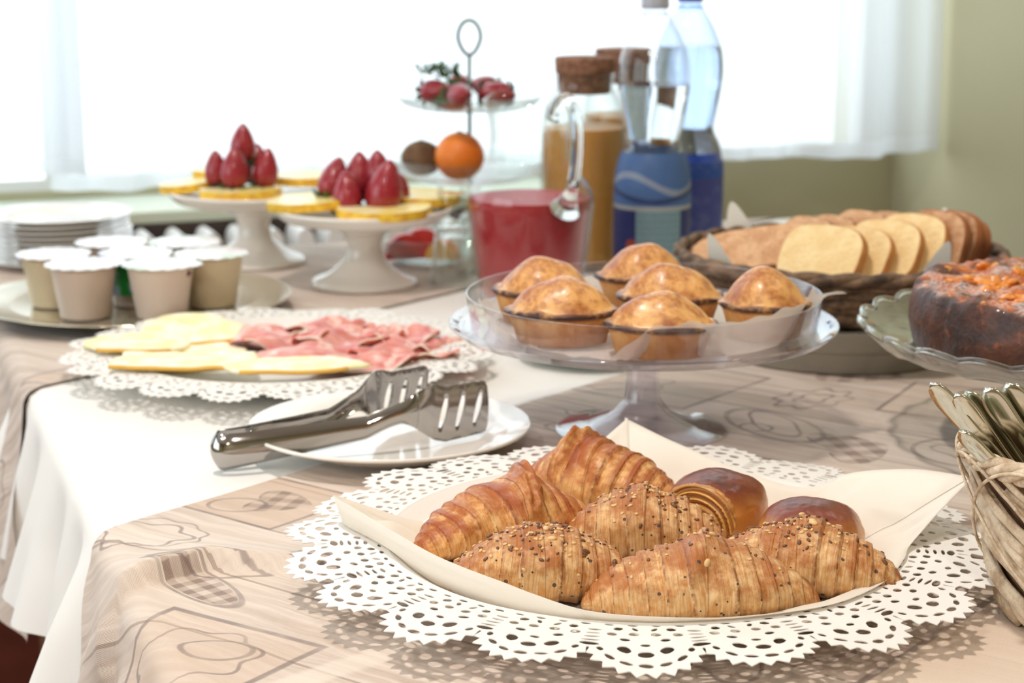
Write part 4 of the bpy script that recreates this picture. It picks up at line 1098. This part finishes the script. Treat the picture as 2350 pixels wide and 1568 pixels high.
def ball(name, label, cat, x, y, z, R, mat, sq=1., amp=.03, group=None, stem=None):
    t = thing(name, label, cat, (x, y, z), 0, group)
    v, f = ellipsoid_data(R, R, R*sq, 28, 36, lambda p: p*(1 + amp*noise.noise(p*40))); sk = obj('skin', v, f, mat, t)
    if stem: 
        v, f = ellipsoid_data(R*.12, R*.12, R*.05, 6, 10); obj('stem_scar', [(a, b, c+R*sq) for a, b, c in v], f, stem, sk)
ball('orange', 'whole orange in the lower dish of the tiered stand', 'orange', -.056, 2.047, ZT+.1065, .0265, orange_m, .98, .01, None, simple('stem_scar_green', (96, 110, 50), .6))
kiwim = simple('kiwi_skin', (122, 92, 66), .9, (96, 70, 50), 60, bump=.6, bscale=1500)
ball('kiwi', 'brown kiwi lying left of the orange', 'kiwi', -.098, 2.072, ZT+.1015, .0225, kiwim, .85, .02, None, darkwood)
berryg = 'strawberries with leaves in the upper dish'
for (dx, dy, rot, lab) in ((-.048, -.02, (1.4, 0, .8), 'leafy strawberry at the left end of the upper dish'), (-.032, -.045, (1.9, 0, 2.2), 'strawberry with bushy leaves left of the rod'), (-.012, -.050, (1.5, 0, .2), 'strawberry just left of the wire rod'),
                           (.012, -.040, (1.6, 0, 1.4), 'dark strawberry just right of the wire rod'), (.044, -.034, (1.5, 0, 5.2), 'strawberry with leaf tip at the right of the upper dish'), (.030, .01, (1.4, 0, 4.), 'strawberry at the back right of the upper dish'), (-.015, .03, (1.4, 0, 3.), 'strawberry at the back of the upper dish')):
    r = Matrix.Rotation(rot[2], 3, 'Z')
    berry(lab, -.046+dx, 2.085+dy, ZT+.1725, .95, rot, berryg)
leafg = MB()
for k in range(46):
    a = random.uniform(0, 2*PI); e = random.uniform(.2, 1.3); c = Vector((-.032 + random.uniform(-.020, .020), -.030 + random.uniform(-.015, .015), .192 + random.uniform(-.004, .007)))
    d = Vector((cos(a)*cos(e), sin(a)*cos(e), sin(e))); p = d.cross(Vector((0, 0, 1))).normalized()
    leafg.add([c, c + d*.007 + p*.0034, c + d*.015, c + d*.007 - p*.0034], [(0, 1, 2, 3)])
o = leafg.build('strawberry_leaves', leafm, None, False, (-.046, 2.085, ZT-.001)); s = o.modifiers.new('s', 'SOLIDIFY'); s.thickness = .0004
tag(o, 'loose heap of green strawberry leaves in the upper dish', 'leaves', None, 'stuff')
# glass bowl of melon behind the nearer stand
gb = thing('glass_bowl', 'low glass bowl of cut fruit between the cake stand and the glasses', 'bowl', (-.088, 2.005, ZT-.001))
lathe('bowl_wall', round_poly([(0, .0), (.030, .0), (.048, .012), (.060, .030), (.062, .030), (.050, .010), (.031, -.0), (0, .0025)][::-1], .003, 2), clearg, gb, 64, cap=False)
def wedge(label, x, y, z, L, Wd, H_, rz, mat, edge_m, name, cat, group):
    t = thing(name, label, cat, (x, y, z), rz, group)
    n = 16; v = []
    for s_ in (-1, 1):
        for i in range(n+1):
            a = PI*i/n; v.append((L/2*cos(a), s_*Wd/2*(1-.2*sin(a)), H_*sin(a)))
    f = [tuple(range(n+1)), tuple(range(n+1, 2*n+2))[::-1], (0, n, 2*n+1, n+1)]; obj('flesh', v, f, mat, t, False)
    f = [(i, n+1+i, n+2+i, i+1) for i in range(n)]; obj('rind', v, f, edge_m, t)
wmel = simple('watermelon_flesh', (206, 66, 62), .3, (190, 50, 50), 60, sub=.2); wrd = simple('watermelon_rind', (196, 80, 70), .4)
gm = 'fruit pieces in the low glass bowl'
wedge('red melon wedge at the left of the glass bowl', -.112, 1.990, ZT+.006, .046, .016, .026, .3, wmel, wrd, 'melon_wedge', 'melon', gm)
wedge('red melon wedge in the middle of the glass bowl', -.095, 2.012, ZT+.008, .05, .016, .026, .1, wmel, wrd, 'melon_wedge', 'melon', gm)
wedge('orange wedge at the right of the glass bowl', -.072, 1.984, ZT+.006, .036, .014, .020, -.4, simple('orange_flesh', (240, 176, 60), .3), orange_m, 'orange_wedge', 'orange', gm)

# ------------------------------------------------------------------ acrylic stand with tarts
AX, AY, AZ = .0915, 1.312, ZT-.001
st = thing('acrylic_cake_stand', 'clear acrylic cake stand on a flared foot, loaded with tarts', 'cake stand', (AX, AY, AZ))
lathe('foot', round_poly([(.0608, 0), (.0615, .0012), (.058, .0030), (.040, .0060), (.022, .0125), (.0135, .022), (.0118, .036), (.0118, .070), (.0095, .070), (.0095, .036), (.0112, .021), (.020, .0105), (.038, .0042), (.056, .0010)], .003, 3), acrylic, st, 96, closed=True)
lathe('disc', round_poly([(0, .0730), (.118, .0730), (.1195, .0745), (.128, .0755), (.1352, .0790), (.1358, .0780), (.130, .0725), (.122, .0702), (0, .0702)], .0016, 3), acrylic, st, 128)
lathe('raised_rim', round_poly([(.1190, .0740), (.1225, .0990), (.1238, .0990), (.1203, .0740)], .0004, 2), acrylic, st, 128, closed=True)
TZ0 = AZ + .0734
def tart_mat():
    m = M('tart_pastry'); top = m.attr('top'); n1 = m.noise(m.obj(), 45, 5, .6, .3); n2 = m.noise(m.obj(), 220, 4)
    c = m.mix(n1.ss(.35, .68), srgb(234, 180, 110), srgb(202, 130, 66)); c = m.mix((top.ss(.25, .6))*(n2*.5+n1).ss(.62, .95)*.8, c, srgb(146, 74, 34))
    rim = m.attr('rim'); c = m.mix(rim*(n1+n2*.4).ss(.45, .75), c, srgb(66, 34, 26))
    c = m.mix(top.ss(.02, .10, .55, 0), c, srgb(150, 88, 44))
    m.color(c); m.set(rough=top.ss(.2, .6, .6, .40), coat=top.ss(.3, .7)*.22, coatr=.2, sub=.05); m.bump(n2*.7 + n1, .6, .001); return m.m
tartm = tart_mat()
def tart(label, x, y, a, b, h, rz, seed):
    t = thing('custard_tart', label, 'tart', (x, y, TZ0 + .0012), rad(rz), 'domed tarts on the acrylic stand')
    # (scale, height, top, rim)
    base = [(0, 0, 0, 0), (.60, 0, 0, 0), (.78, .0005, 0, 0), (.80, .003, 0, 0), (.92, .40*h, .1, 0), (.95, .44*h, .15, .7), (1.0, .46*h, .3, 1), (1.02, .49*h, .4, 1), (.99, .525*h, .5, 1), (.93, .535*h, .55, .5)]
    prof = []
    for i in range(len(base)-1):
        for j in range(3):
            k = j/3; prof.append(tuple(base[i][q]*(1-k) + base[i+1][q]*k for q in range(4)))
    nd = 18
    for i in range(nd+1):
        k = i/nd; rr = .92*(1-k); q = max(0, min(1, (.88-rr)/.88)); z = .535*h + .465*h*sin(q*PI/2)**.72; prof.append((rr, z, .55 + .45*k, max(0, .35-k*4)))
    v = []; tp = []; rm = []; seg = 72
    for (r, z, tv, rv) in prof:
        for j in range(seg):
            th = 2*PI*j/seg; k = 1 + (.035*noise.noise(Vector((cos(th)*2+seed, sin(th)*2, z*60))) + .015*noise.noise(Vector((cos(th)*9+seed, sin(th)*9, z*200))))*(r > .3)
            px, py = a*r*k*cos(th), b*r*k*sin(th)
            zz = z + (.0022*noise.noise(Vector((px*60+seed, py*60, 0))) if tv > .45 else 0)
            if z > .5*h: zz += .004*(-(px/a-.15*sin(seed))**2)*(1-r)*1.2
            v.append((px, py, max(zz, 0))); tp.append(tv); rm.append(rv)
    obj('pastry', v, grid_faces(len(prof), seg, close_v=True), tartm, t, True, None, {'top': tp, 'rim': rm})
tart('domed tart at the back left of the stand, half hidden', .0225, 1.332, .0365, .0300, .046, -6, 1)
tart('domed tart at the front left of the stand', .0335, 1.262, .0385, .0300, .0445, -4, 2)
tart('domed tart at the back of the stand next to the bottle', .0970, 1.388, .0360, .0280, .046, 4, 3)
tart('domed tart in the middle of the stand with a scorched left rim', .1095, 1.312, .0375, .0290, .0445, -8, 4)
tart('domed tart at the very front with a blackened rim', .0965, 1.222, .0370, .0265, .0415, -6, 5)
tart('domed tart at the right of the stand, tallest dome', .1720, 1.280, .0310, .0300, .0470, 10, 6)
def liner():
    # (azimuth deg, radius, height) of the free edge of the parchment around the rim
    P = [(-178, .115, .020), (-168, .116, .025), (-158, .113, .014), (-140, .108, .003), (-118, .108, .001), (-104, .112, .002), (-99, .114, .012), (-92, .1165, .0235), (-80, .117, .0275), (-68, .117, .025), (-60, .1172, .026), (-50, .1185, .0275), (-40, .118, .030), (-30, .1185, .0275), (-22, .119, .036), (-14, .120, .030), (-9, .135, .029), (-3, .146, .024), (2, .140, .022), (10, .116, .018), (25, .114, .010), (60, .112, .008), (78, .114, .016), (88, .115, .034), (100, .114, .018), (130, .112, .008), (160, .113, .012)]
    ed = cr([(a, b, c) for a, b, c in P[:]] , 1)
    n = 216; v = []; rings = 26
    az = [p[0] for p in P] + [P[0][0]+360]; rr_ = [p[1] for p in P] + [P[0][1]]; hh_ = [p[2] for p in P] + [P[0][2]]
    for i in range(rings):
        rho = (i+1)/rings
        for j in range(n):
            a = -178 + 360*j/n; R_ = float(np.interp(a, az, rr_)); h = float(np.interp(a, az, hh_)) + .001*sin(rad(a)*31)
            r = R_*rho; D = R_ - r
            zr = h - D*(2.4 if h > .010 else 1.2)
            if R_ > .124: zr = h - D*.3 if r > .1235 else h - (R_-.1235)*.3 - (.1235-r)*2.2 
            z = max(0.0, zr) + .0002; r2 = r
            if r > .1165 and zr < .0255: r2 = .1165 + (r-.1165)*.3
            v.append((r2*cos(rad(a)), r2*sin(rad(a)), z))
    f = grid_faces(rings, n, close_v=True); v.append((0, 0, .0002)); k = len(v)-1; f += [(k, j, (j+1) % n) for j in range(n)]
    o = obj('parchment_paper', v, f, parchm, None, True, (AX, AY, TZ0))
    return tag(o, 'crumpled white baking parchment lining the acrylic stand', 'paper')
liner()

# ------------------------------------------------------------------ bread basket on a grey dish
BX, BY = .2745, 1.585
gd = tag(lathe('round_serving_dish', round_poly([(0, 0), (.098, 0), (.1005, .002), (.1020, .018), (.1035, .0185), (.1045, .034), (.103, .036), (.100, .034), (0, .033)], .0015, 2), greydish, None, 96, (BX-.002, BY-.010, ZT-.001)), 'round grey stoneware dish under the bread basket', 'dish')
def wick(name, a, b, scale=60):
    m = M(name); n = m.noise(m.obj(), scale, 5, .65); m.color(m.mix(n.ss(.35, .66), srgb(a), srgb(b))); m.set(rough=.75); m.bump(m.noise(m.obj(), 400, 3), .6, .001); return m.m
wickd = wick('dark_wicker', (72, 56, 44), (136, 108, 82)); wickl = wick('pale_rush', (232, 216, 192), (180, 154, 124), 90)
bk = thing('bread_basket', 'round dark wicker basket filled with sliced bread', 'basket', (BX, BY, ZT+.0355))
def ring_path(R, z, n, wave, amp, ph=0., zamp=.0): return [((R + amp*cos(wave*2*PI*i/n + ph))*cos(2*PI*i/n), (R + amp*cos(wave*2*PI*i/n + ph))*sin(2*PI*i/n), z + zamp*sin(3*2*PI*i/n + ph)) for i in range(n)]
for k in range(6):
    z = .004 + k*.0068; R = .098 + .034*(z/.044)**.8
    tube('weaver', ring_path(R, z, 192, 24, .0022, PI*(k % 2), .0008), .0041, wickd, bk, 7, closed=True)
for k in range(2):
    tube('rim_strand', [((.134 + .0016*cos(i/240*2*PI*14 + k*PI))*cos(2*PI*i/240), (.134 + .0016*cos(i/240*2*PI*14 + k*PI))*sin(2*PI*i/240), .0445 + .0020*sin(i/240*2*PI*14 + k*PI)) for i in range(240)], .0042, wickd, bk, 7, closed=True)
for k in range(24):
    a = 2*PI*(k+.5)/24; tube('stake', [((.096)*cos(a), .096*sin(a), 0), ((.118)*cos(a), .118*sin(a), .020), ((.131)*cos(a), .131*sin(a), .044)], .0024, wickd, bk, 6)
lathe('base', [(0, .0), (.098, .0), (.098, .003), (0, .003)], wickd, bk, 48)
nv_ = []
for i in range(13):
    for j in range(13):
        a, b = -1+2*i/12, -1+2*j/12; X, Y = a*.085, b*.085; X, Y = (X-Y)*.80, (X+Y)*.80
        r = math.hypot(X, Y); lim = .128 if r > .128 else r
        z = .004 + max(0, r-.075)**1.15*1.0 + .002*sin(a*5)*cos(b*4); 
        if r > .12: z = max(z, .047 + (r-.12)*1.9)
        nv_.append((X, Y + .01, z))
o = obj('paper_liner', nv_, grid_faces(13, 13), paper('basket_paper', (240, 238, 232), .3), None, True, (BX, BY, ZT+.0355)); o.rotation_euler.z = .58; s = o.modifiers.new('s', 'SUBSURF'); s.levels = 2; s.render_levels = 2
tag(o, 'white paper liner with pointed corners sticking out of the bread basket', 'paper')
def crumb_mat(name, a, b, dots):
    m = M(name); n = m.noise(m.obj(), 90, 4); c = m.mix(n.ss(.35, .65), srgb(a), srgb(b)); v = m.voro(m.obj(), 260)
    c = m.mix(v.lt(.22)*dots, c, srgb(150, 100, 64)); m.color(c); m.set(rough=.9); m.bump(v + n, .6, .0012); return m.m
crumbw = crumb_mat('white_crumb', (246, 220, 168), (238, 206, 150), .1); crumbb = crumb_mat('brown_crumb', (222, 180, 140), (200, 152, 112), .7)
crustw = simple('golden_bread_crust', (206, 140, 72), .6, (176, 108, 52), 60); crustb = simple('brown_bread_crust', (168, 102, 58), .65, (138, 80, 44), 60)
BREADS = []
def bread(label, x, y, z, w, h, th, nrm, white, spin=0., grp='bread slices in the basket'):
    t = thing('bread_slice', label, 'bread', (x, y, z), 0, grp)
    n = Vector(nrm).normalized(); zx = n; ux = Vector((0, 0, 1)).cross(n).normalized(); uy = zx.cross(ux); m3 = Matrix((ux, uy, zx)).transposed() @ Matrix.Rotation(spin, 3, 'Z')
    t.rotation_euler = m3.to_euler()
    pts = []; N_ = 44
    for i in range(N_):
        a = 2*PI*i/N_; q = 3.1; c, s_ = cos(a), sin(a); d = 1/((abs(c)**q + abs(s_)**q)**(1/q)); px, py = w/2*c*d, h/2*s_*d
        if s_ < 0: py *= .92
        k = 1 + .02*noise.noise(Vector((c*2+x*90, s_*2, z*50))); pts.append((px*k, py*k))
    v = []; fs = []
    for side in (0, 1):
        for ring, k in enumerate((.97, .6, .3)):
            for (px, py) in pts: v.append((px*k, py*k, (th/2 if side else -th/2) + .0004*noise.noise(Vector((px*k*200, py*k*200, 0)))))
        v.append((0, 0, th/2 if side else -th/2))
        o0 = side*(3*N_+1)
        for rg in range(2):
            for i in range(N_):
                j = (i+1) % N_; q = (o0+rg*N_+i, o0+rg*N_+j, o0+(rg+1)*N_+j, o0+(rg+1)*N_+i); fs.append(q if side else q[::-1])
        for i in range(N_): q = (o0+2*N_+i, o0+2*N_+(i+1) % N_, o0+3*N_); fs.append(q if side else q[::-1])
    obj('crumb', v, fs, crumbw if white else crumbb, t)
    v = []
    for (px, py) in pts: v += [(px*.965, py*.965, -th/2-.0002), (px, py, -th/2+.0015), (px*1.01, py*1.01, 0), (px, py, th/2-.0015), (px*.965, py*.965, th/2+.0002)]
    obj('crust', v, grid_faces(N_, 5, close_u=True), crustw if white else crustb, t)
nf = (-.52, -.62, .55)
bread('long brown bread slice lying at the left of the basket', .2085, 1.585, ZT+0.0805, .118, .052, .011, (-.25, -.52, .80), False, .28)
bread('largest white bread slice in front, its whole face showing', .2530, 1.545, ZT+0.0815, .076, .058, .011, nf, True)
bread('white bread slice second in the front fan', .2800, 1.556, ZT+0.0795, .070, .056, .010, nf, True)
bread('white bread slice third in the front fan', .3055, 1.563, ZT+0.0825, .070, .060, .010, nf, True)
bread('white bread slice fourth in the front fan, next to the brown slices', .3290, 1.574, ZT+0.0850, .068, .062, .010, nf, True)
bread('brown bread slice standing upright at the right of the white ones', .3530, 1.580, ZT+0.0845, .060, .064, .010, (-.66, -.62, .32), False)
bread('brown bread slice second from the right end of the basket', .3700, 1.592, ZT+0.0840, .058, .060, .009, (-.78, -.50, .28), False)
bread('brown bread slice at the far right end of the basket', .3830, 1.604, ZT+0.0800, .054, .052, .009, (-.85, -.45, .2), False)
nb = (-.62, -.42, .60)
bread('brown bread slice at the left of the back row', .2520, 1.640, ZT+0.0790, .062, .050, .009, nb, False)
bread('brown bread slice second in the back row', .2740, 1.648, ZT+0.0790, .060, .050, .009, nb, False)
bread('pale brown bread slice third in the back row', .3010, 1.655, ZT+0.0820, .066, .050, .010, nb, False)
bread('small brown bread slice fourth in the back row', .3260, 1.660, ZT+0.0810, .058, .048, .010, nb, False)
bread('brown bread slice at the right of the back row, behind the white slices', .3510, 1.655, ZT+0.0800, .058, .048, .010, nb, False)

# ------------------------------------------------------------------ cake on a scalloped glass stand
KX, KY, KZ = .392, 1.272, ZT-.001
cs = thing('glass_cake_stand', 'scalloped glass cake stand holding the dark cake', 'cake stand', (KX, KY, KZ))
def scal(th, r, z):
    k = max(0, (r-.120)/.03); w = abs(sin(th*13)); return r*(1 + .030*k*(w-.5)), z + .0035*k*(w-.4)
sp_ = lathe('scalloped_plate', round_poly([(0, .0680), (.120, .0680), (.138, .0725), (.1500, .0815), (.1535, .0830), (.1545, .0805), (.142, .0690), (.122, .0640), (0, .0640)], .002, 3), clearg, cs, 208, fr=scal)
tube('edge_bead', [(.1525*(1 + .030*(abs(sin(2*PI*i/312*13))-.5))*cos(2*PI*i/312), .1525*(1 + .030*(abs(sin(2*PI*i/312*13))-.5))*sin(2*PI*i/312), .0828 + .0035*(abs(sin(2*PI*i/312*13))-.4)) for i in range(312)], .0018, solidg, sp_, 8, closed=True)
lathe('stem', round_poly([(0, .064), (.018, .063), (.012, .040), (.016, .018), (.052, .004), (.055, 0), (0, 0)], .004, 3), clearg, cs, 64)
def cake_mat():
    m = M('baked_cake'); top = m.attr('top'); n1 = m.noise(m.obj(), 30, 5, .65, .5); n2 = m.noise(m.obj(), 130, 4); n3 = m.noise(m.obj(), 420, 3)
    side = m.mix(n1.ss(.35, .7), srgb(48, 24, 18), srgb(98, 54, 34)); side = m.mix(n2.ss(.60, .72)*.8, side, srgb(140, 74, 34))
    tc = m.mix(n1.ss(.36, .60), srgb(86, 44, 28), srgb(198, 104, 38)); tc = m.mix(n2.ss(.58, .68), tc, srgb(238, 160, 52)); tc = m.mix(m.noise(m.obj(), 48, 3).ss(.58, .68), tc, srgb(70, 34, 26))
    c = m.mix(top.ss(.35, .65), side, tc)
    sugar = (m.noise(m.obj(), 26, 3).ss(.46, .62)*n3.ss(.35, .6))*top.ss(.30, .55); c = m.mix(sugar*.6, c, srgb(226, 216, 214))
    m.color(c); m.set(rough=n1*.3+.4, coat=.1); m.bump(n2 + n1 + n3*.3, .8, .0022); return m.m
def cake():
    t = thing('ring_cake', 'dark baked cake dusted with sugar on the scalloped glass stand', 'cake', (KX-.002, KY, KZ+.0688))
    prof = [(0, 0, 0), (.110, 0, 0), (.1155, .003, 0)] + [(.1165 + .003*sin(k*PI), .003 + .033*k, 0 if k < .8 else .2) for k in [i/10 for i in range(11)]] + [(.1150, .0395, .4), (.110, .0420, .6), (.103, .0425, .8)] + [(.103*(1-i/30), .0425, 1) for i in range(1, 31)]
    seg = 220; v = []; tp = []
    for (r, z, tv) in prof:
        for j in range(seg):
            th = 2*PI*j/seg; k = 1 + (.012*noise.noise(Vector((cos(th)*4, sin(th)*4, z*40))) + .008*noise.noise(Vector((cos(th)*14, sin(th)*14, z*160))))*(r > .05)
            k -= .012*math.exp(-(((th*8/(2*PI)) % 1 - .5)/.035)**2)*(r > .08)
            x, y = r*k*cos(th), r*k*sin(th); zz = z
            if tv > .3: zz += .0055*noise.noise(Vector((x*38, y*38, 0))) + .0035*abs(noise.noise(Vector((x*90, y*90, 2)))) + .002*noise.noise(Vector((x*220, y*220, 4)))
            v.append((x, y, zz)); tp.append(tv)
    obj('cake_body', v, grid_faces(len(prof), seg, close_v=True), cake_mat(), t, True, None, {'top': tp})
    R_ = random.Random(3)
    alm = simple('amber_fruit', (232, 146, 44), .3, (206, 110, 30), 80, coat=.4)
    for k in range(26):
        a = R_.uniform(2.2, 5.2); r = R_.uniform(.055, .095); v, f = ellipsoid_data(R_.uniform(.005, .012), .0050, .0028, 10, 14, lambda p: p*(1+.55*noise.noise(p*260 + Vector((k, 0, 0)))))
        o = obj('fruit_piece', v, f, alm, t, True, (r*cos(a), r*sin(a), .0432)); o.rotation_euler = (R_.uniform(-.4, .4), R_.uniform(-.4, .4), R_.uniform(0, 3))
cake()

# ------------------------------------------------------------------ cutlery basket
QX, QY = .2925, .930
qb = thing('cutlery_basket', 'pale woven rush basket of steel cutlery at the right edge', 'basket', (QX, QY, ZT))
QH = .088
def qR(z): return .036 + .026*(z/QH)**.85
lathe('basket_wall', [(0, .001), (.034, .001)] + [(qR(z)-.0035, z) for z in [QH*i/10 for i in range(11)]] + [(qR(z)-.0048, z) for z in [QH*(10-i)/10 for i in range(10)]] + [(0, .003)], simple('basket_lining', (150, 120, 92), .85, (110, 84, 62), 60), qb, 64)
R_ = random.Random(11)
for k in range(34):
    a0 = 2*PI*k/34 + R_.uniform(-.06, .06); path = []; rd_ = []
    z0 = R_.uniform(.000, .010); z1 = QH - R_.uniform(0, .012); tw = -R_.uniform(1.9, 2.6); rb = R_.uniform(.0030, .0046)
    for i in range(26):
        q = i/25; z = z0 + (z1-z0)*q; a = a0 + tw*q; r = qR(z) + .0009*sin(q*17+k) + (.0018 if k % 3 == 0 else 0)
        path.append((r*cos(a), r*sin(a), z)); rd_.append(rb*(.55 + .45*sin(PI*min(1, q+.12))) * (1+.12*sin(q*23+k)))
    tube('rush_strand', path, rd_, wickl, qb, 8, flat=.55)
for k in range(4):
    tube('rim_strand', [((qR(QH) + .003*cos(2*PI*i/120*9 + k*PI/2))*cos(2*PI*i/120), (qR(QH) + .003*cos(2*PI*i/120*9 + k*PI/2))*sin(2*PI*i/120), QH + .0035*sin(2*PI*i/120*9 + k*PI/2)) for i in range(120)], .0026, wickl, qb, 7, closed=True)
for k in range(3):
    ph = k*1.3; tube('binding_cord', [((qR(.02+.07*(.5+.5*sin(4*PI*i/150+ph)))+.0058)*cos(2*PI*i/150), (qR(.02+.07*(.5+.5*sin(4*PI*i/150+ph)))+.0058)*sin(2*PI*i/150), .02+.07*(.5+.5*sin(4*PI*i/150+ph))) for i in range(150)], .0009, wickl, qb, 6, closed=True)
def cutlery(label, tip, base, wmax, th, roll_, name='table_spoon'):
    tipv, b = Vector(tip), Vector(base); d = (b-tipv); L = d.length; d.normalize()
    side = d.cross(Vector((0, -1, 0))).normalized(); side = Matrix.Rotation(roll_, 3, d) @ side; nrm = side.cross(d).normalized()
    v = []; n = 40; seg = 14
    for i in range(n+1):
        q = i/n; w = wmax*(math.sqrt(max(0, 1-(1-min(1, q/.10))**2))*(1 - .62*max(0, min(1, (q-.10)/.55)))) + .0002
        tk = th*(.6+.5*math.sqrt(max(0, 1-(1-min(1, q/.06))**2))) + .0016*max(0, q-.3)
        c = tipv + d*L*q + nrm*(.006*sin(q*PI)*.8)
        for j in range(seg):
            a = 2*PI*j/seg; ca, sa = cos(a), sin(a); e = 2.6
            v.append(c + side*w*(abs(ca)**(2/e))*(1 if ca > 0 else -1) + nrm*tk*(abs(sa)**(2/e))*(1 if sa > 0 else -1)*(1 + .25*(abs(ca) > .8)))
    f = grid_faces(n+1, seg, close_v=True); f.append(tuple(range(seg))); f.append(tuple(range(n*seg, (n+1)*seg))[::-1])
    o = obj(name, v, f, steel2); return tag(o, label, 'cutlery', 'steel cutlery standing in the rush basket')
cutlery('steel cutlery handle farthest left, its tip reaching out over the rim', (.2085, .930, .8780), (.3000, .930, .785), .0058, .0010, .55)
cutlery('steel cutlery handle second from the left in the basket', (.2200, .925, .8735), (.2960, .940, .785), .0056, .0010, .50)
cutlery('steel cutlery handle third from the left with a dark reflection', (.2275, .935, .8722), (.3030, .946, .785), .0060, .0010, .42)
cutlery('steel cutlery handle fourth from the left, broad end upward', (.2360, .930, .8755), (.3080, .925, .785), .0064, .0010, .40)
cutlery('steel cutlery handle at the right, just inside the picture edge', (.2470, .932, .8772), (.3150, .934, .785), .0068, .0010, .35)
cutlery('steel cutlery handle lying lowest across the basket rim', (.2180, .905, .8600), (.3020, .915, .790), .0050, .0014, .7)
